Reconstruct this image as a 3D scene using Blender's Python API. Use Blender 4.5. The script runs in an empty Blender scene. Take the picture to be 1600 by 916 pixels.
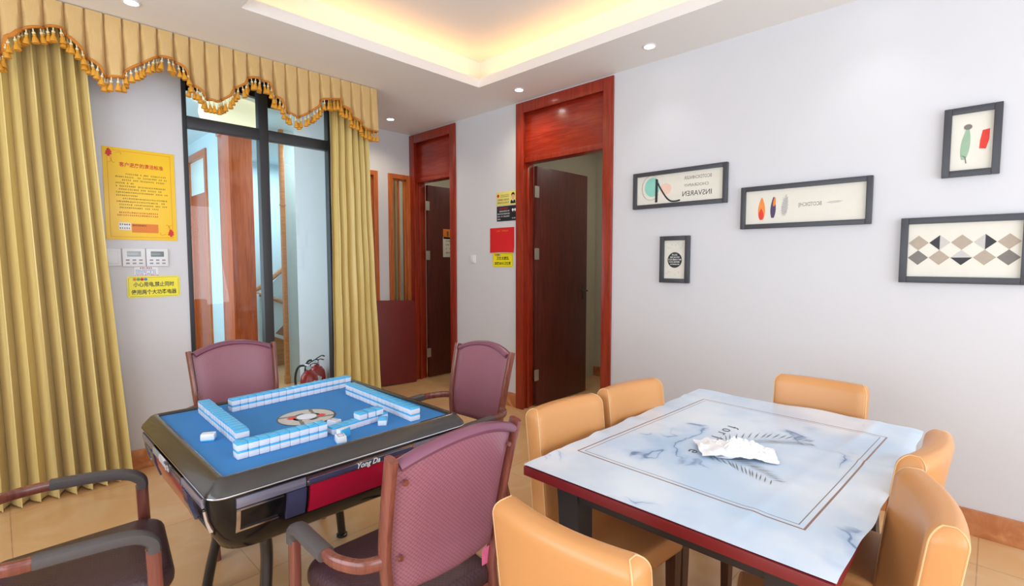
import bpy, bmesh, math, random
from mathutils import Vector, Matrix, noise as mnoise

PI = math.pi
R = math.radians
scene = bpy.context.scene
COL = scene.collection

# ------------------------------------------------------------------ camera
cam_d = bpy.data.cameras.new('camera')
cam = bpy.data.objects.new('camera', cam_d)
COL.objects.link(cam)
cam.location = (0.0, 0.0, 1.45)
cam.rotation_euler = (R(90 - 3.65), 0, R(-46.0))
cam_d.sensor_width = 36.0
cam_d.lens = 36.0 * 781.0 / 1600.0
cam_d.clip_start = 0.02
scene.camera = cam

# ------------------------------------------------------------------ exposure, world
vs = scene.view_settings
vs.view_transform = 'Standard'
vs.look = 'None'
vs.gamma = 1.0
vs.use_curve_mapping = False
vs.exposure = 0.0
w = bpy.data.worlds.new('world')
scene.world = w
w.use_nodes = True
wbg = w.node_tree.nodes['Background']
wbg.inputs[0].default_value = (0.80, 0.90, 1.0, 1)
wbg.inputs[1].default_value = 0.9


def area(name, loc, rot, sx, sy, power, color):
    d = bpy.data.lights.new(name, 'AREA')
    d.shape = 'RECTANGLE'
    d.size = sx
    d.size_y = sy
    d.energy = power
    d.color = color
    o = bpy.data.objects.new(name, d)
    o.location = loc
    o.rotation_euler = rot
    COL.objects.link(o)
    return o


# daylight through the glass doors behind and beside the photographer
area('daylight_back', (1.0, -2.35, 1.5), (R(116), 0, 0), 4.2, 2.3, 122, (0.84, 0.92, 1.0))
area('daylight_left', (-2.15, 1.0, 1.5), (0, R(-116), 0), 2.3, 4.2, 110, (0.84, 0.92, 1.0))
# unseen fill lights added to brighten the stairwell, which has no modelled window
area('fill_stairwell', (0.55, 6.3, 1.7), (0, R(-90), 0), 2.2, 2.6, 52, (0.84, 0.94, 1.0))
area('fill_behind_alcove', (2.95, 5.55, 2.92), (0, 0, 0), 0.5, 0.4, 16, (1.0, 0.95, 0.85))  # added to brighten the dark space behind the slim alcove windows; no fixture
area('fill_stairs', (2.9, 7.2, 2.9), (0, 0, 0), 1.0, 1.2, 40, (0.9, 0.97, 1.0))  # added overhead fill for the stairs, below a closed ceiling
# unseen area lights, without fixtures, in the two rooms behind the doors
area('bedroom_light', (4.6, 2.4, 2.9), (0, 0, 0), 0.5, 0.5, 6, (1.0, 0.95, 0.85))
area('bathroom_light', (4.5, 4.6, 2.9), (0, 0, 0), 0.5, 0.5, 6, (1.0, 0.95, 0.85))
# warm LED strips lying in the ceiling cove, shining up behind its lip
CX0, CX1, CY0, CY1, ZC = 1.093, 3.0, -1.6, 3.296, 2.955
WARM = (1.0, 0.47, 0.10)
area('cove_strip_front', ((CX0 + CX1) / 2, CY1 + 0.08, 3.02), (R(180), 0, 0), CX1 - CX0, 0.05, 2.6, WARM)
area('cove_strip_right', (CX1 + 0.08, (CY0 + CY1) / 2, 3.02), (R(180), 0, 0), 0.05, CY1 - CY0, 6.5, WARM)
area('cove_strip_left', (CX0 - 0.08, (CY0 + CY1) / 2, 3.02), (R(180), 0, 0), 0.05, CY1 - CY0, 1.5, WARM)


# ------------------------------------------------------------------ helpers
def lin(c):
    c = c / 255.0
    return c / 12.92 if c <= 0.04045 else ((c + 0.055) / 1.055) ** 2.4


def rgb(r, g, b):
    return (lin(r), lin(g), lin(b), 1.0)


class NT:
    """tiny helper around a material's node tree"""
    def __init__(self, name):
        self.m = bpy.data.materials.new(name)
        self.m.use_nodes = True
        self.t = self.m.node_tree
        self.b = self.t.nodes['Principled BSDF']

    def n(self, kind, **kw):
        x = self.t.nodes.new(kind)
        for k, v in kw.items():
            setattr(x, k, v)
        return x

    def l(self, a, b):
        self.t.links.new(a, b)

    def math(self, op, a, b=None, c=None):
        x = self.n('ShaderNodeMath', operation=op)
        for i, v in enumerate((a, b, c)):
            if v is None:
                continue
            if isinstance(v, (int, float)):
                x.inputs[i].default_value = v
            else:
                self.l(v, x.inputs[i])
        return x.outputs[0]

    def mix(self, fac, a, b):
        x = self.n('ShaderNodeMix', data_type='RGBA')
        for sock, v in ((x.inputs[0], fac), (x.inputs[6], a), (x.inputs[7], b)):
            if isinstance(v, (int, float)):
                sock.default_value = v
            elif isinstance(v, tuple):
                sock.default_value = v
            else:
                self.l(v, sock)
        return x.outputs[2]

    def obj(self, scale=(1, 1, 1), kind='Object'):
        tc = self.n('ShaderNodeTexCoord')
        mp = self.n('ShaderNodeMapping')
        mp.inputs['Scale'].default_value = scale
        self.l(tc.outputs[kind], mp.inputs[0])
        return mp.outputs[0]

    def noise(self, vec, scale, detail=3.0, dist=0.0):
        x = self.n('ShaderNodeTexNoise')
        x.inputs['Scale'].default_value = scale
        x.inputs['Detail'].default_value = detail
        x.inputs['Distortion'].default_value = dist
        self.l(vec, x.inputs['Vector'])
        return x.outputs['Fac']

    def ramp(self, fac, lo, hi):
        x = self.n('ShaderNodeMapRange', interpolation_type='SMOOTHSTEP')
        x.inputs[1].default_value = lo
        x.inputs[2].default_value = hi
        self.l(fac, x.inputs[0])
        return x.outputs[0]

    def bump(self, h, strength=0.3, dist=0.002):
        x = self.n('ShaderNodeBump')
        x.inputs['Strength'].default_value = strength
        x.inputs['Distance'].default_value = dist
        self.l(h, x.inputs['Height'])
        self.l(x.outputs[0], self.b.inputs['Normal'])

    def set(self, **kw):
        for k, v in kw.items():
            self.b.inputs[k.replace('_', ' ')].default_value = v
        return self


def pmat(name, color, rough=0.5, metal=0.0, var=0.06, vscale=8.0, bump=0.0, bscale=60.0, coat=0.0, stretch=(1, 1, 1), spec=0.5):
    m = NT(name)
    v = m.obj(stretch)
    f = m.noise(v, vscale, 4.0)
    dark = tuple(c * (1 - var) for c in color[:3]) + (1,)
    lite = tuple(min(1, c * (1 + var)) for c in color[:3]) + (1,)
    m.l(m.mix(f, dark, lite), m.b.inputs['Base Color'])
    m.set(Roughness=rough, Metallic=metal)
    m.b.inputs['Coat Weight'].default_value = coat
    m.b.inputs['Coat Roughness'].default_value = 0.08
    m.b.inputs['Specular IOR Level'].default_value = spec
    if bump:
        m.bump(m.noise(v, bscale, 3.0), bump, 0.002)
    return m.m


def wood(name, c1, c2, rough=0.3, axis='Z', coat=0.3):
    m = NT(name)
    sc = {'Z': (14, 14, 1.0), 'X': (1.0, 14, 14), 'Y': (14, 1.0, 14)}[axis]
    v = m.obj(sc)
    f = m.noise(v, 3.0, 6.0, 1.2)
    g = m.noise(v, 14.0, 2.0)
    fac = m.math('ADD', m.math('MULTIPLY', f, 0.8), m.math('MULTIPLY', g, 0.2))
    m.l(m.mix(m.ramp(fac, 0.3, 0.7), c1, c2), m.b.inputs['Base Color'])
    m.set(Roughness=rough)
    m.b.inputs['Coat Weight'].default_value = coat
    m.b.inputs['Coat Roughness'].default_value = 0.1
    return m.m


def emis(name, color, s):
    m = NT(name)
    m.set(Base_Color=color, Emission_Color=color, Emission_Strength=s)
    return m.m


M = {}
M['wall'] = pmat('wall_paint', rgb(213, 212, 215), 0.55, var=0.012, vscale=2.0, bump=0.05, bscale=180)
M['ceil'] = pmat('ceiling_paint', rgb(236, 233, 229), 0.7, var=0.01, vscale=2.0)
M['cream'] = pmat('cream_wall_paint', rgb(206, 200, 180), 0.7, var=0.02, vscale=2.0)
M['hallwall'] = pmat('pale_blue_wall_paint', rgb(192, 216, 224), 0.6, var=0.02, vscale=2.0)
M['red_wood'] = wood('red_wood', rgb(126, 32, 15), rgb(162, 50, 25), 0.28)
M['red_wood_h'] = wood('red_wood_transom', rgb(134, 34, 20), rgb(164, 52, 30), 0.22, 'Y')
M['dark_wood'] = wood('dark_door_wood', rgb(70, 24, 20), rgb(98, 36, 28), 0.42, coat=0.15)
M['orange_wood'] = wood('orange_wood', rgb(170, 84, 36), rgb(204, 112, 54), 0.35)
M['hall_wood'] = wood('hall_wood', rgb(176, 76, 30), rgb(212, 104, 44), 0.25)
M['board'] = pmat('board_laminate', rgb(116, 34, 30), 0.5, var=0.12, vscale=5)
M['black_alu'] = pmat('black_window_metal', rgb(46, 46, 50), 0.45, var=0.03)
M['chrome'] = pmat('brushed_chrome', rgb(205, 205, 212), 0.16, 1.0, var=0.03)
M['hinge'] = pmat('steel_hinge_metal', rgb(205, 200, 190), 0.35, 0.8, var=0.03)
M['white_plastic'] = pmat('white_plastic', rgb(228, 228, 230), 0.35, var=0.02)
M['grey_plastic'] = pmat('grey_plastic', rgb(150, 152, 156), 0.4, var=0.03)
M['lcd'] = pmat('grey_display', rgb(165, 175, 178), 0.15, var=0.03)
M['lcd_dark'] = pmat('dark_display', rgb(120, 128, 130), 0.15, var=0.03)
M['yellow'] = pmat('poster_yellow_print', rgb(252, 204, 36), 0.35, var=0.04, vscale=6)
M['sign_yellow'] = pmat('sign_yellow_print', rgb(240, 226, 30), 0.35, var=0.03)
M['card_yellow'] = pmat('pale_yellow_print', rgb(232, 220, 120), 0.35, var=0.04)
M['card_black'] = pmat('black_card_print', rgb(36, 36, 46), 0.3, var=0.05)
M['red_paper'] = pmat('red_paper', rgb(214, 24, 32), 0.55, var=0.08, vscale=10)
M['ink_red'] = pmat('red_ink', rgb(206, 36, 22), 0.5, var=0.03)
M['ink_orange'] = pmat('orange_ink', rgb(232, 130, 40), 0.5, var=0.05)
M['ink_black'] = pmat('black_ink', rgb(34, 30, 30), 0.5, var=0.03)
M['ink_brown'] = pmat('brown_ink', rgb(120, 96, 60), 0.5, var=0.03)
M['ink_olive'] = pmat('olive_ink', rgb(118, 94, 26), 0.5, var=0.03)
M['ink_white'] = pmat('white_ink', rgb(240, 240, 240), 0.5, var=0.02)
M['ink_blue'] = pmat('blue_ink', rgb(70, 130, 200), 0.5, var=0.03)
M['ink_green'] = pmat('green_ink', rgb(80, 160, 90), 0.5, var=0.03)
M['skin_print'] = pmat('portrait_print', rgb(226, 170, 140), 0.4, var=0.03)
M['frame'] = pmat('charcoal_frame', rgb(62, 62, 68), 0.4, var=0.05)
M['paper'] = pmat('cream_art_paper', rgb(226, 221, 208), 0.5, var=0.03, vscale=20)
M['mint'] = pmat('mint_print', rgb(140, 206, 190), 0.5, var=0.06, vscale=30)
M['peach'] = pmat('peach_print', rgb(236, 200, 180), 0.5, var=0.05)
M['art_black'] = pmat('black_print', rgb(40, 40, 44), 0.5, var=0.05)
M['art_grey'] = pmat('grey_print', rgb(120, 114, 108), 0.5, var=0.1, vscale=40)
M['art_greylight'] = pmat('light_grey_print', rgb(196, 192, 186), 0.5, var=0.1, vscale=40)
M['art_taupe'] = pmat('taupe_print', rgb(176, 160, 142), 0.5, var=0.1, vscale=40)
M['art_sage'] = pmat('sage_print', rgb(150, 180, 152), 0.5, var=0.15, vscale=30)
M['art_purple'] = pmat('violet_print', rgb(74, 58, 96), 0.5, var=0.2, vscale=40)
M['art_orange'] = pmat('orange_print', rgb(238, 140, 60), 0.5, var=0.15, vscale=40)
M['art_red'] = pmat('red_print', rgb(222, 52, 36), 0.5, var=0.2, vscale=40)
M['felt'] = pmat('blue_felt', rgb(54, 128, 194), 0.8, var=0.06, vscale=3, bump=0.15, bscale=400)
M['gloss_black'] = pmat('glossy_black_plastic', rgb(16, 15, 17), 0.14, var=0.05, coat=0.1, spec=0.3)
M['rim_black'] = pmat('satin_black_rim', rgb(52, 48, 46), 0.22, var=0.05, coat=0.4)
M['maroon_gloss'] = pmat('glossy_crimson_panel', rgb(176, 18, 54), 0.2, var=0.05, coat=0.4)
M['navy_tray'] = pmat('dark_tray', rgb(62, 62, 92), 0.18, var=0.05, coat=0.5)
M['silver'] = pmat('silver_plastic', rgb(150, 150, 172), 0.25, 0.6, var=0.03)
M['black_steel'] = pmat('black_steel', rgb(24, 24, 28), 0.2, var=0.03, coat=0.5)
M['tile_white'] = pmat('white_tile_resin', rgb(228, 230, 240), 0.25, var=0.02)
M['tile_blue'] = pmat('blue_tile_resin', rgb(76, 184, 238), 0.25, var=0.03)
M['brown_tube'] = wood('brown_painted_metal', rgb(112, 60, 50), rgb(140, 78, 64), 0.25)
M['arm_pad'] = pmat('dark_grey_arm_pad', rgb(84, 78, 78), 0.55, var=0.05, bump=0.1, bscale=200)
M['table_red'] = pmat('dark_red_table_board', rgb(122, 30, 34), 0.4, var=0.1, vscale=12)
M['table_black'] = pmat('black_table_wood', rgb(46, 44, 44), 0.45, var=0.1)
M['chair_leg'] = wood('chair_leg_wood', rgb(70, 40, 26), rgb(92, 54, 34), 0.4)
M['tan'] = pmat('tan_leather', rgb(210, 148, 90), 0.34, var=0.035, vscale=5, bump=0.12, bscale=260)
M['tan_seam'] = pmat('tan_seam_thread', rgb(226, 186, 134), 0.6, var=0.04)
M['braid'] = pmat('orange_braid', rgb(196, 122, 40), 0.8, var=0.2, vscale=90, bump=0.5, bscale=300)
M['tassel'] = pmat('orange_gold_tassel', rgb(214, 150, 42), 0.7, var=0.2, vscale=120, bump=0.4, bscale=400)
M['cord'] = pmat('cream_fringe_cord', rgb(226, 214, 170), 0.7, var=0.1, vscale=120)
M['ext_red'] = pmat('extinguisher_red', rgb(190, 26, 26), 0.25, var=0.05, coat=0.4)
M['black_rubber'] = pmat('black_rubber', rgb(24, 24, 26), 0.5, var=0.05)
M['handrail'] = wood('handrail_wood', rgb(176, 112, 56), rgb(206, 142, 82), 0.3, 'X')
M['stair_white'] = pmat('white_stair_panel', rgb(222, 236, 234), 0.5, var=0.02)
M['tissue'] = pmat('white_tissue', rgb(246, 247, 250), 0.7, var=0.01)
M['lamp_shade'] = emis('lamp_shade_glow', rgb(255, 244, 200), 0.75)
M['down_glow'] = emis('downlight_glow', rgb(255, 255, 255), 14.0)
M['crystal'] = pmat('crystal_drop', rgb(235, 238, 235), 0.08, var=0.02, coat=0.6)
M['pink'] = pmat('pink_tag', rgb(226, 110, 150), 0.5, var=0.2, vscale=60)
M['bronze'] = pmat('bronze_handle', rgb(86, 76, 70), 0.3, 0.7, var=0.05)

# floor: warm polished stone tiles
m = NT('beige_stone_tiles')
v = m.obj((1, 1, 1))
br = m.n('ShaderNodeTexBrick', offset=0.0)
br.inputs['Scale'].default_value = 1.0
br.inputs['Brick Width'].default_value = 0.8
br.inputs['Row Height'].default_value = 0.8
br.inputs['Mortar Size'].default_value = 0.0025
br.inputs['Color1'].default_value = rgb(216, 168, 116)
br.inputs['Color2'].default_value = rgb(220, 174, 122)
br.inputs['Mortar'].default_value = rgb(180, 136, 92)
m.l(v, br.inputs['Vector'])
f = m.noise(v, 3.0, 7.0, 1.5)
m.l(m.mix(m.math('MULTIPLY', m.ramp(f, 0.42, 0.72), 0.55), br.outputs['Color'], rgb(228, 196, 152)), m.b.inputs['Base Color'])
m.set(Roughness=0.32)
M['floor'] = m.m

# baseboard stone
m = NT('brown_stone_skirting')
v = m.obj()
f = m.noise(v, 9.0, 7.0, 1.0)
m.l(m.mix(m.ramp(f, 0.4, 0.75), rgb(182, 112, 66), rgb(216, 152, 104)), m.b.inputs['Base Color'])
m.set(Roughness=0.3)
M['skirting'] = m.m

# curtains: gold satin
m = NT('gold_satin_curtain')
v = m.obj((30, 30, 2))
f = m.noise(v, 4.0, 3.0)
m.l(m.mix(f, rgb(208, 180, 102), rgb(228, 204, 134)), m.b.inputs['Base Color'])
m.set(Roughness=0.38)
m.b.inputs['Sheen Weight'].default_value = 0.3
M['curtain'] = m.m
m = NT('gold_valance_cloth')
v = m.obj((60, 60, 4))
f = m.noise(v, 4.0, 3.0)
m.l(m.mix(f, rgb(202, 166, 106), rgb(216, 182, 124)), m.b.inputs['Base Color'])
m.set(Roughness=0.5)
m.b.inputs['Sheen Weight'].default_value = 0.2
M['valance'] = m.m
M['sheer'] = pmat('tan_curtain_cloth', rgb(214, 172, 116), 0.7, var=0.1, vscale=3, stretch=(20, 20, 1))

# window glass: clear with a mirror-like fresnel reflection
m = NT('window_glass')
tr = m.n('ShaderNodeBsdfTransparent')
tr.inputs[0].default_value = (0.90, 0.96, 0.98, 1)
gl = m.n('ShaderNodeBsdfGlossy')
gl.inputs['Roughness'].default_value = 0.0
fr = m.n('ShaderNodeFresnel')
fr.inputs[0].default_value = 1.5
mx = m.n('ShaderNodeMixShader')
m.l(m.math('MULTIPLY', fr.outputs[0], 0.6), mx.inputs[0])
m.l(tr.outputs[0], mx.inputs[1])
m.l(gl.outputs[0], mx.inputs[2])
m.l(mx.outputs[0], m.t.nodes['Material Output'].inputs[0])
M['glass'] = m.m


def quilt(name, c1, c2, pitch, axis1, rough=0.33):
    """leatherette with an embossed diagonal lattice, in object space"""
    m = NT(name)
    tc = m.n('ShaderNodeTexCoord')
    sp = m.n('ShaderNodeSeparateXYZ')
    m.l(tc.outputs['Object'], sp.inputs[0])
    a, b = sp.outputs['X'], sp.outputs[axis1]
    p = m.math('ADD', a, b)
    q = m.math('SUBTRACT', a, b)
    k = 2 * PI / pitch
    s1 = m.math('SINE', m.math('MULTIPLY', p, k))
    s2 = m.math('SINE', m.math('MULTIPLY', q, k))
    h = m.math('MULTIPLY', s1, s2)
    hh = m.math('ABSOLUTE', h)
    f = m.noise(tc.outputs['Object'], 6.0, 3.0)
    col = m.mix(m.math('MULTIPLY', m.ramp(hh, 0.0, 0.25), 0.8), c1, c2)
    m.l(m.mix(m.math('MULTIPLY', f, 0.25), col, c1), m.b.inputs['Base Color'])
    m.set(Roughness=rough)
    m.bump(hh, 0.35, 0.0012)
    return m.m


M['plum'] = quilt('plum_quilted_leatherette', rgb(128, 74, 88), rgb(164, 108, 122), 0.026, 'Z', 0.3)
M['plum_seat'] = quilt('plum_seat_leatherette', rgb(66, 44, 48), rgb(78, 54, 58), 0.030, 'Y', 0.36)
M['plum_roll'] = pmat('plum_roll_leatherette', rgb(128, 78, 98), 0.28, var=0.06)

# marble print of the table mat
m = NT('marble_print_mat')
tc = m.n('ShaderNodeTexCoord')
ob = tc.outputs['Object']
wn = m.n('ShaderNodeTexNoise')
wn.inputs['Scale'].default_value = 2.2
wn.inputs['Detail'].default_value = 5
m.l(ob, wn.inputs['Vector'])
vm = m.n('ShaderNodeVectorMath', operation='MULTIPLY_ADD')
m.l(wn.outputs['Color'], vm.inputs[0])
vm.inputs[1].default_value = (0.55, 0.55, 0.0)
m.l(ob, vm.inputs[2])
n1 = m.noise(vm.outputs[0], 2.1, 3.0)
ridge = m.math('ABSOLUTE', m.math('SUBTRACT', n1, 0.5))
vein = m.math('SUBTRACT', 1.0, m.ramp(ridge, 0.0, 0.009))
soft = m.math('SUBTRACT', 1.0, m.ramp(ridge, 0.0, 0.045))
msk = m.ramp(m.noise(ob, 3.1, 2.0), 0.53, 0.66)
base = m.mix(m.ramp(m.noise(ob, 2.6, 4.0), 0.35, 0.7), rgb(192, 214, 238), rgb(228, 237, 247))
c = m.mix(m.math('MULTIPLY', m.math('MULTIPLY', soft, msk), 0.5), base, rgb(140, 176, 220))
c = m.mix(m.math('MULTIPLY', m.math('MULTIPLY', vein, msk), 0.85), c, rgb(84, 110, 156))
mp = m.n('ShaderNodeMapping', vector_type='TEXTURE')
mp.inputs['Location'].default_value = (1.918, 0.668, 0)
mp.inputs['Rotation'].default_value = (0, 0, -0.047)
m.l(ob, mp.inputs[0])
sp = m.n('ShaderNodeSeparateXYZ')
m.l(mp.outputs[0], sp.inputs[0])
dx = m.math('SUBTRACT', m.math('ABSOLUTE', sp.outputs['X']), 0.492)
dy = m.math('SUBTRACT', m.math('ABSOLUTE', sp.outputs['Y']), 0.37)
d = m.math('MAXIMUM', dx, dy)
l1 = m.math('LESS_THAN', m.math('ABSOLUTE', d), 0.0030)
l2 = m.math('LESS_THAN', m.math('ABSOLUTE', m.math('ADD', d, 0.018)), 0.0016)
c = m.mix(l1, c, rgb(140, 104, 88))
c = m.mix(l2, c, rgb(128, 124, 124))
m.l(c, m.b.inputs['Base Color'])
m.set(Roughness=0.22)
M['mat'] = m.m


# ---- mesh helpers
def bm_new():
    return bmesh.new()


def merge(bm, src):
    me = bpy.data.meshes.new('tmp')
    src.to_mesh(me)
    src.free()
    bm.from_mesh(me)
    bpy.data.meshes.remove(me)


def box(bm, x0, x1, y0, y1, z0, z1, bev=0.0, seg=2, mat4=None):
    b = bmesh.new()
    bmesh.ops.create_cube(b, size=1.0)
    for v in b.verts:
        v.co = Vector(((x0 + x1) / 2 + v.co.x * (x1 - x0), (y0 + y1) / 2 + v.co.y * (y1 - y0), (z0 + z1) / 2 + v.co.z * (z1 - z0)))
    if bev:
        bmesh.ops.bevel(b, geom=b.edges[:], offset=bev, segments=seg, profile=0.6, affect='EDGES')
    if mat4 is not None:
        bmesh.ops.transform(b, matrix=mat4, verts=b.verts[:])
    bmesh.ops.recalc_face_normals(b, faces=b.faces[:])
    merge(bm, b)


def prism(bm, pts, y0, y1, plane='XZ', bev=0.0):
    """outline (2-D) extruded along the third axis"""
    b = bmesh.new()

    def P(p, t):
        if plane == 'XZ':
            return (p[0], t, p[1])
        if plane == 'XY':
            return (p[0], p[1], t)
        return (t, p[0], p[1])
    lo = [b.verts.new(P(p, y0)) for p in pts]
    hi = [b.verts.new(P(p, y1)) for p in pts]
    n = len(pts)
    b.faces.new(lo)
    b.faces.new(hi[::-1])
    for i in range(n):
        b.faces.new((lo[i], hi[i], hi[(i + 1) % n], lo[(i + 1) % n]))
    bmesh.ops.recalc_face_normals(b, faces=b.faces[:])
    if bev:
        bmesh.ops.bevel(b, geom=b.edges[:], offset=bev, segments=2, profile=0.6, affect='EDGES')
    merge(bm, b)


def loft(bm, loops, cap=True):
    b = bmesh.new()
    vs_ = [[b.verts.new(p) for p in L] for L in loops]
    n = len(loops[0])
    for a, c in zip(vs_[:-1], vs_[1:]):
        for i in range(n):
            b.faces.new((a[i], a[(i + 1) % n], c[(i + 1) % n], c[i]))
    if cap:
        b.faces.new(vs_[0][::-1])
        b.faces.new(vs_[-1])
    bmesh.ops.recalc_face_normals(b, faces=b.faces[:])
    merge(bm, b)


def catmull(pts, per=6):
    P = [Vector(p) for p in pts]
    out = []
    for i in range(len(P) - 1):
        p0 = P[max(i - 1, 0)]
        p1, p2 = P[i], P[i + 1]
        p3 = P[min(i + 2, len(P) - 1)]
        for k in range(per):
            t = k / per
            out.append(0.5 * ((2 * p1) + (p2 - p0) * t + (2 * p0 - 5 * p1 + 4 * p2 - p3) * t * t + (3 * p1 - p0 - 3 * p2 + p3) * t ** 3))
    out.append(P[-1])
    return out


def tube(bm, pts, rx, ry=None, seg=12, up=(0, 0, 1), power=2.0, taper=None, smooth=True, per=6):
    """sweep a (super)ellipse along a path; rx lies across, ry along the up-ish direction"""
    ry = rx if ry is None else ry
    P = catmull(pts, per) if smooth and len(pts) > 2 else [Vector(p) for p in pts]
    upv = Vector(up).normalized()
    loops = []
    prev = None
    for i, p in enumerate(P):
        t = (P[min(i + 1, len(P) - 1)] - P[max(i - 1, 0)]).normalized()
        if prev is None:
            side = t.cross(upv)
            if side.length < 1e-4:
                side = t.cross(Vector((0, 1, 0)))
            side.normalize()
        else:
            side = (prev - t * prev.dot(t)).normalized()
        prev = side
        nrm = side.cross(t).normalized()
        s = 1.0 if taper is None else taper[0] + (taper[1] - taper[0]) * i / (len(P) - 1)
        L = []
        for k in range(seg):
            a = 2 * PI * k / seg
            ca, sa = math.cos(a), math.sin(a)
            e = 2.0 / power
            ca = math.copysign(abs(ca) ** e, ca)
            sa = math.copysign(abs(sa) ** e, sa)
            L.append(p + side * (ca * rx * s) + nrm * (sa * ry * s))
        loops.append(L)
    loft(bm, loops)


def lathe(bm, prof, cx=0, cy=0, seg=24, z0=0.0):
    loops = []
    for r, z in prof:
        r = max(r, 1e-4)
        loops.append([(cx + r * math.cos(2 * PI * k / seg), cy + r * math.sin(2 * PI * k / seg), z0 + z) for k in range(seg)])
    loft(bm, loops)


def grid(bm, nu, nv, fn, thick=0.0):
    """fn(u,v)->point, u,v in 0..1; a sheet, or a closed slab when thick is given"""
    b = bmesh.new()
    V = [[b.verts.new(fn(i / nu, j / nv)) for j in range(nv + 1)] for i in range(nu + 1)]
    for i in range(nu):
        for j in range(nv):
            b.faces.new((V[i][j], V[i + 1][j], V[i + 1][j + 1], V[i][j + 1]))
    bmesh.ops.recalc_face_normals(b, faces=b.faces[:])
    if isinstance(thick, tuple):
        # second skin shifted by a fixed vector, joined round the edge
        o_ = Vector(thick)
        W = [[b.verts.new(V[i][j].co + o_) for j in range(nv + 1)] for i in range(nu + 1)]
        for i in range(nu):
            for j in range(nv):
                b.faces.new((W[i][j], W[i][j + 1], W[i + 1][j + 1], W[i + 1][j]))
        for i in range(nu):
            for j in (0, nv):
                b.faces.new((V[i][j], W[i][j], W[i + 1][j], V[i + 1][j]))
        for j in range(nv):
            for i in (0, nu):
                b.faces.new((V[i][j], V[i][j + 1], W[i][j + 1], W[i][j]))
        bmesh.ops.recalc_face_normals(b, faces=b.faces[:])
    elif thick:
        bmesh.ops.solidify(b, geom=b.faces[:], thickness=thick)
        bmesh.ops.recalc_face_normals(b, faces=b.faces[:])
    merge(bm, b)


def obj(name, bm, mat, parent=None, angle=40, smooth=True, loc=None):
    me = bpy.data.meshes.new(name)
    bm.to_mesh(me)
    bm.free()
    for i in (mat if isinstance(mat, (list, tuple)) else [mat]):
        me.materials.append(M[i])
    if smooth:
        for p in me.polygons:
            p.use_smooth = True
        me.set_sharp_from_angle(angle=R(angle))
    o = bpy.data.objects.new(name, me)
    COL.objects.link(o)
    if parent is not None:
        o.parent = parent
    if loc is not None:
        o.location = loc
    return o


def tag(o, label, cat, group=None):
    o['label'] = label
    o['category'] = cat
    if group:
        o['group'] = group
    return o


def thing(name, label, cat, loc=(0, 0, 0), rot=0.0, group=None):
    o = bpy.data.objects.new(name, None)
    o.empty_display_size = 0.1
    COL.objects.link(o)
    o.location = loc
    o.rotation_euler = rot if isinstance(rot, tuple) else (0, 0, rot)
    return tag(o, label, cat, group)


def struct(o, label=None, cat=None):
    o['kind'] = 'structure'
    if label:
        o['label'] = label
        o['category'] = cat
    return o


def dup(root, loc, rot=None, label=None, group=None):
    r = root.copy()
    COL.objects.link(r)
    r.location = loc
    if rot is not None:
        r.rotation_euler = rot if isinstance(rot, tuple) else (0, 0, rot)
    if label:
        r['label'] = label
    if group:
        r['group'] = group
    for ch in list(root.children):
        c = ch.copy()
        COL.objects.link(c)
        c.parent = r
        for g in list(ch.children):
            d = g.copy()
            COL.objects.link(d)
            d.parent = c
    return r


def text(name, body, size, mat, parent, x, y, z=0.0, shear=0.0, align='CENTER', width=None, mirror=False, bold=0.0, flat=False):
    """lettering on a face: local x right, local z up, facing local -Y (or lying flat, facing +Z)"""
    c = bpy.data.curves.new('lettering', 'FONT')
    c.body = body
    c.size = size
    c.shear = shear
    c.align_x = align
    c.align_y = 'CENTER'
    c.extrude = 0.0003
    c.offset = bold
    c.resolution_u = 3
    o = bpy.data.objects.new('lettering', c)
    COL.objects.link(o)
    bpy.context.view_layer.update()
    me = bpy.data.meshes.new_from_object(o.evaluated_get(bpy.context.evaluated_depsgraph_get()))
    bpy.data.objects.remove(o)
    if len(me.vertices):
        xs = [v.co.x for v in me.vertices]
        sx = width / (max(xs) - min(xs)) if width else 1.0
        if mirror:
            sx = -sx
        for v in me.vertices:
            v.co.x *= sx
            if flat:
                v.co = Vector((v.co.x + x, v.co.y + y, v.co.z + z))
            else:
                v.co = Vector((v.co.x + x, z - v.co.z, v.co.y + y))
        if mirror:
            me.flip_normals()
    me.materials.clear()
    me.materials.append(M[mat])
    t = bpy.data.objects.new(name, me)
    COL.objects.link(t)
    t.parent = parent
    return t


def scribble(bm, x0, x1, z, h, y, rng, fill=0.85, blk=None):
    """one line of small unreadable print: a row of little glyph-like strokes"""
    x = x0
    blk = blk or h
    while x < x1 - blk * 0.4:
        if rng.random() < fill:
            wd = blk * rng.uniform(0.55, 0.85)
            for k in range(2):
                zz = z + h * (0.28 - 0.5 * k) + rng.uniform(-.06, .06) * h
                box(bm, x, x + wd * rng.uniform(0.6, 1.0), y - 0.0003, y, zz - h * 0.17, zz + h * 0.17)
            box(bm, x + wd * 0.35, x + wd * 0.5, y - 0.0003, y, z - h * 0.42, z + h * 0.42)
        x += blk


# ================================================================== the setting
XR, YF, YA, XA = 3.54, 4.24, 5.12, 2.20     # picture wall, window wall, alcove wall, alcove side wall
XL, YB = -2.2, -2.4
ZT = 3.25

bm = bm_new()
box(bm, XL - 0.2, 5.4, YB - 0.2, 8.4, -0.1, 0.0)
struct(obj('floor', bm, 'floor', smooth=False), 'polished beige stone tile floor of the whole room', 'floor')

bm = bm_new()
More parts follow.
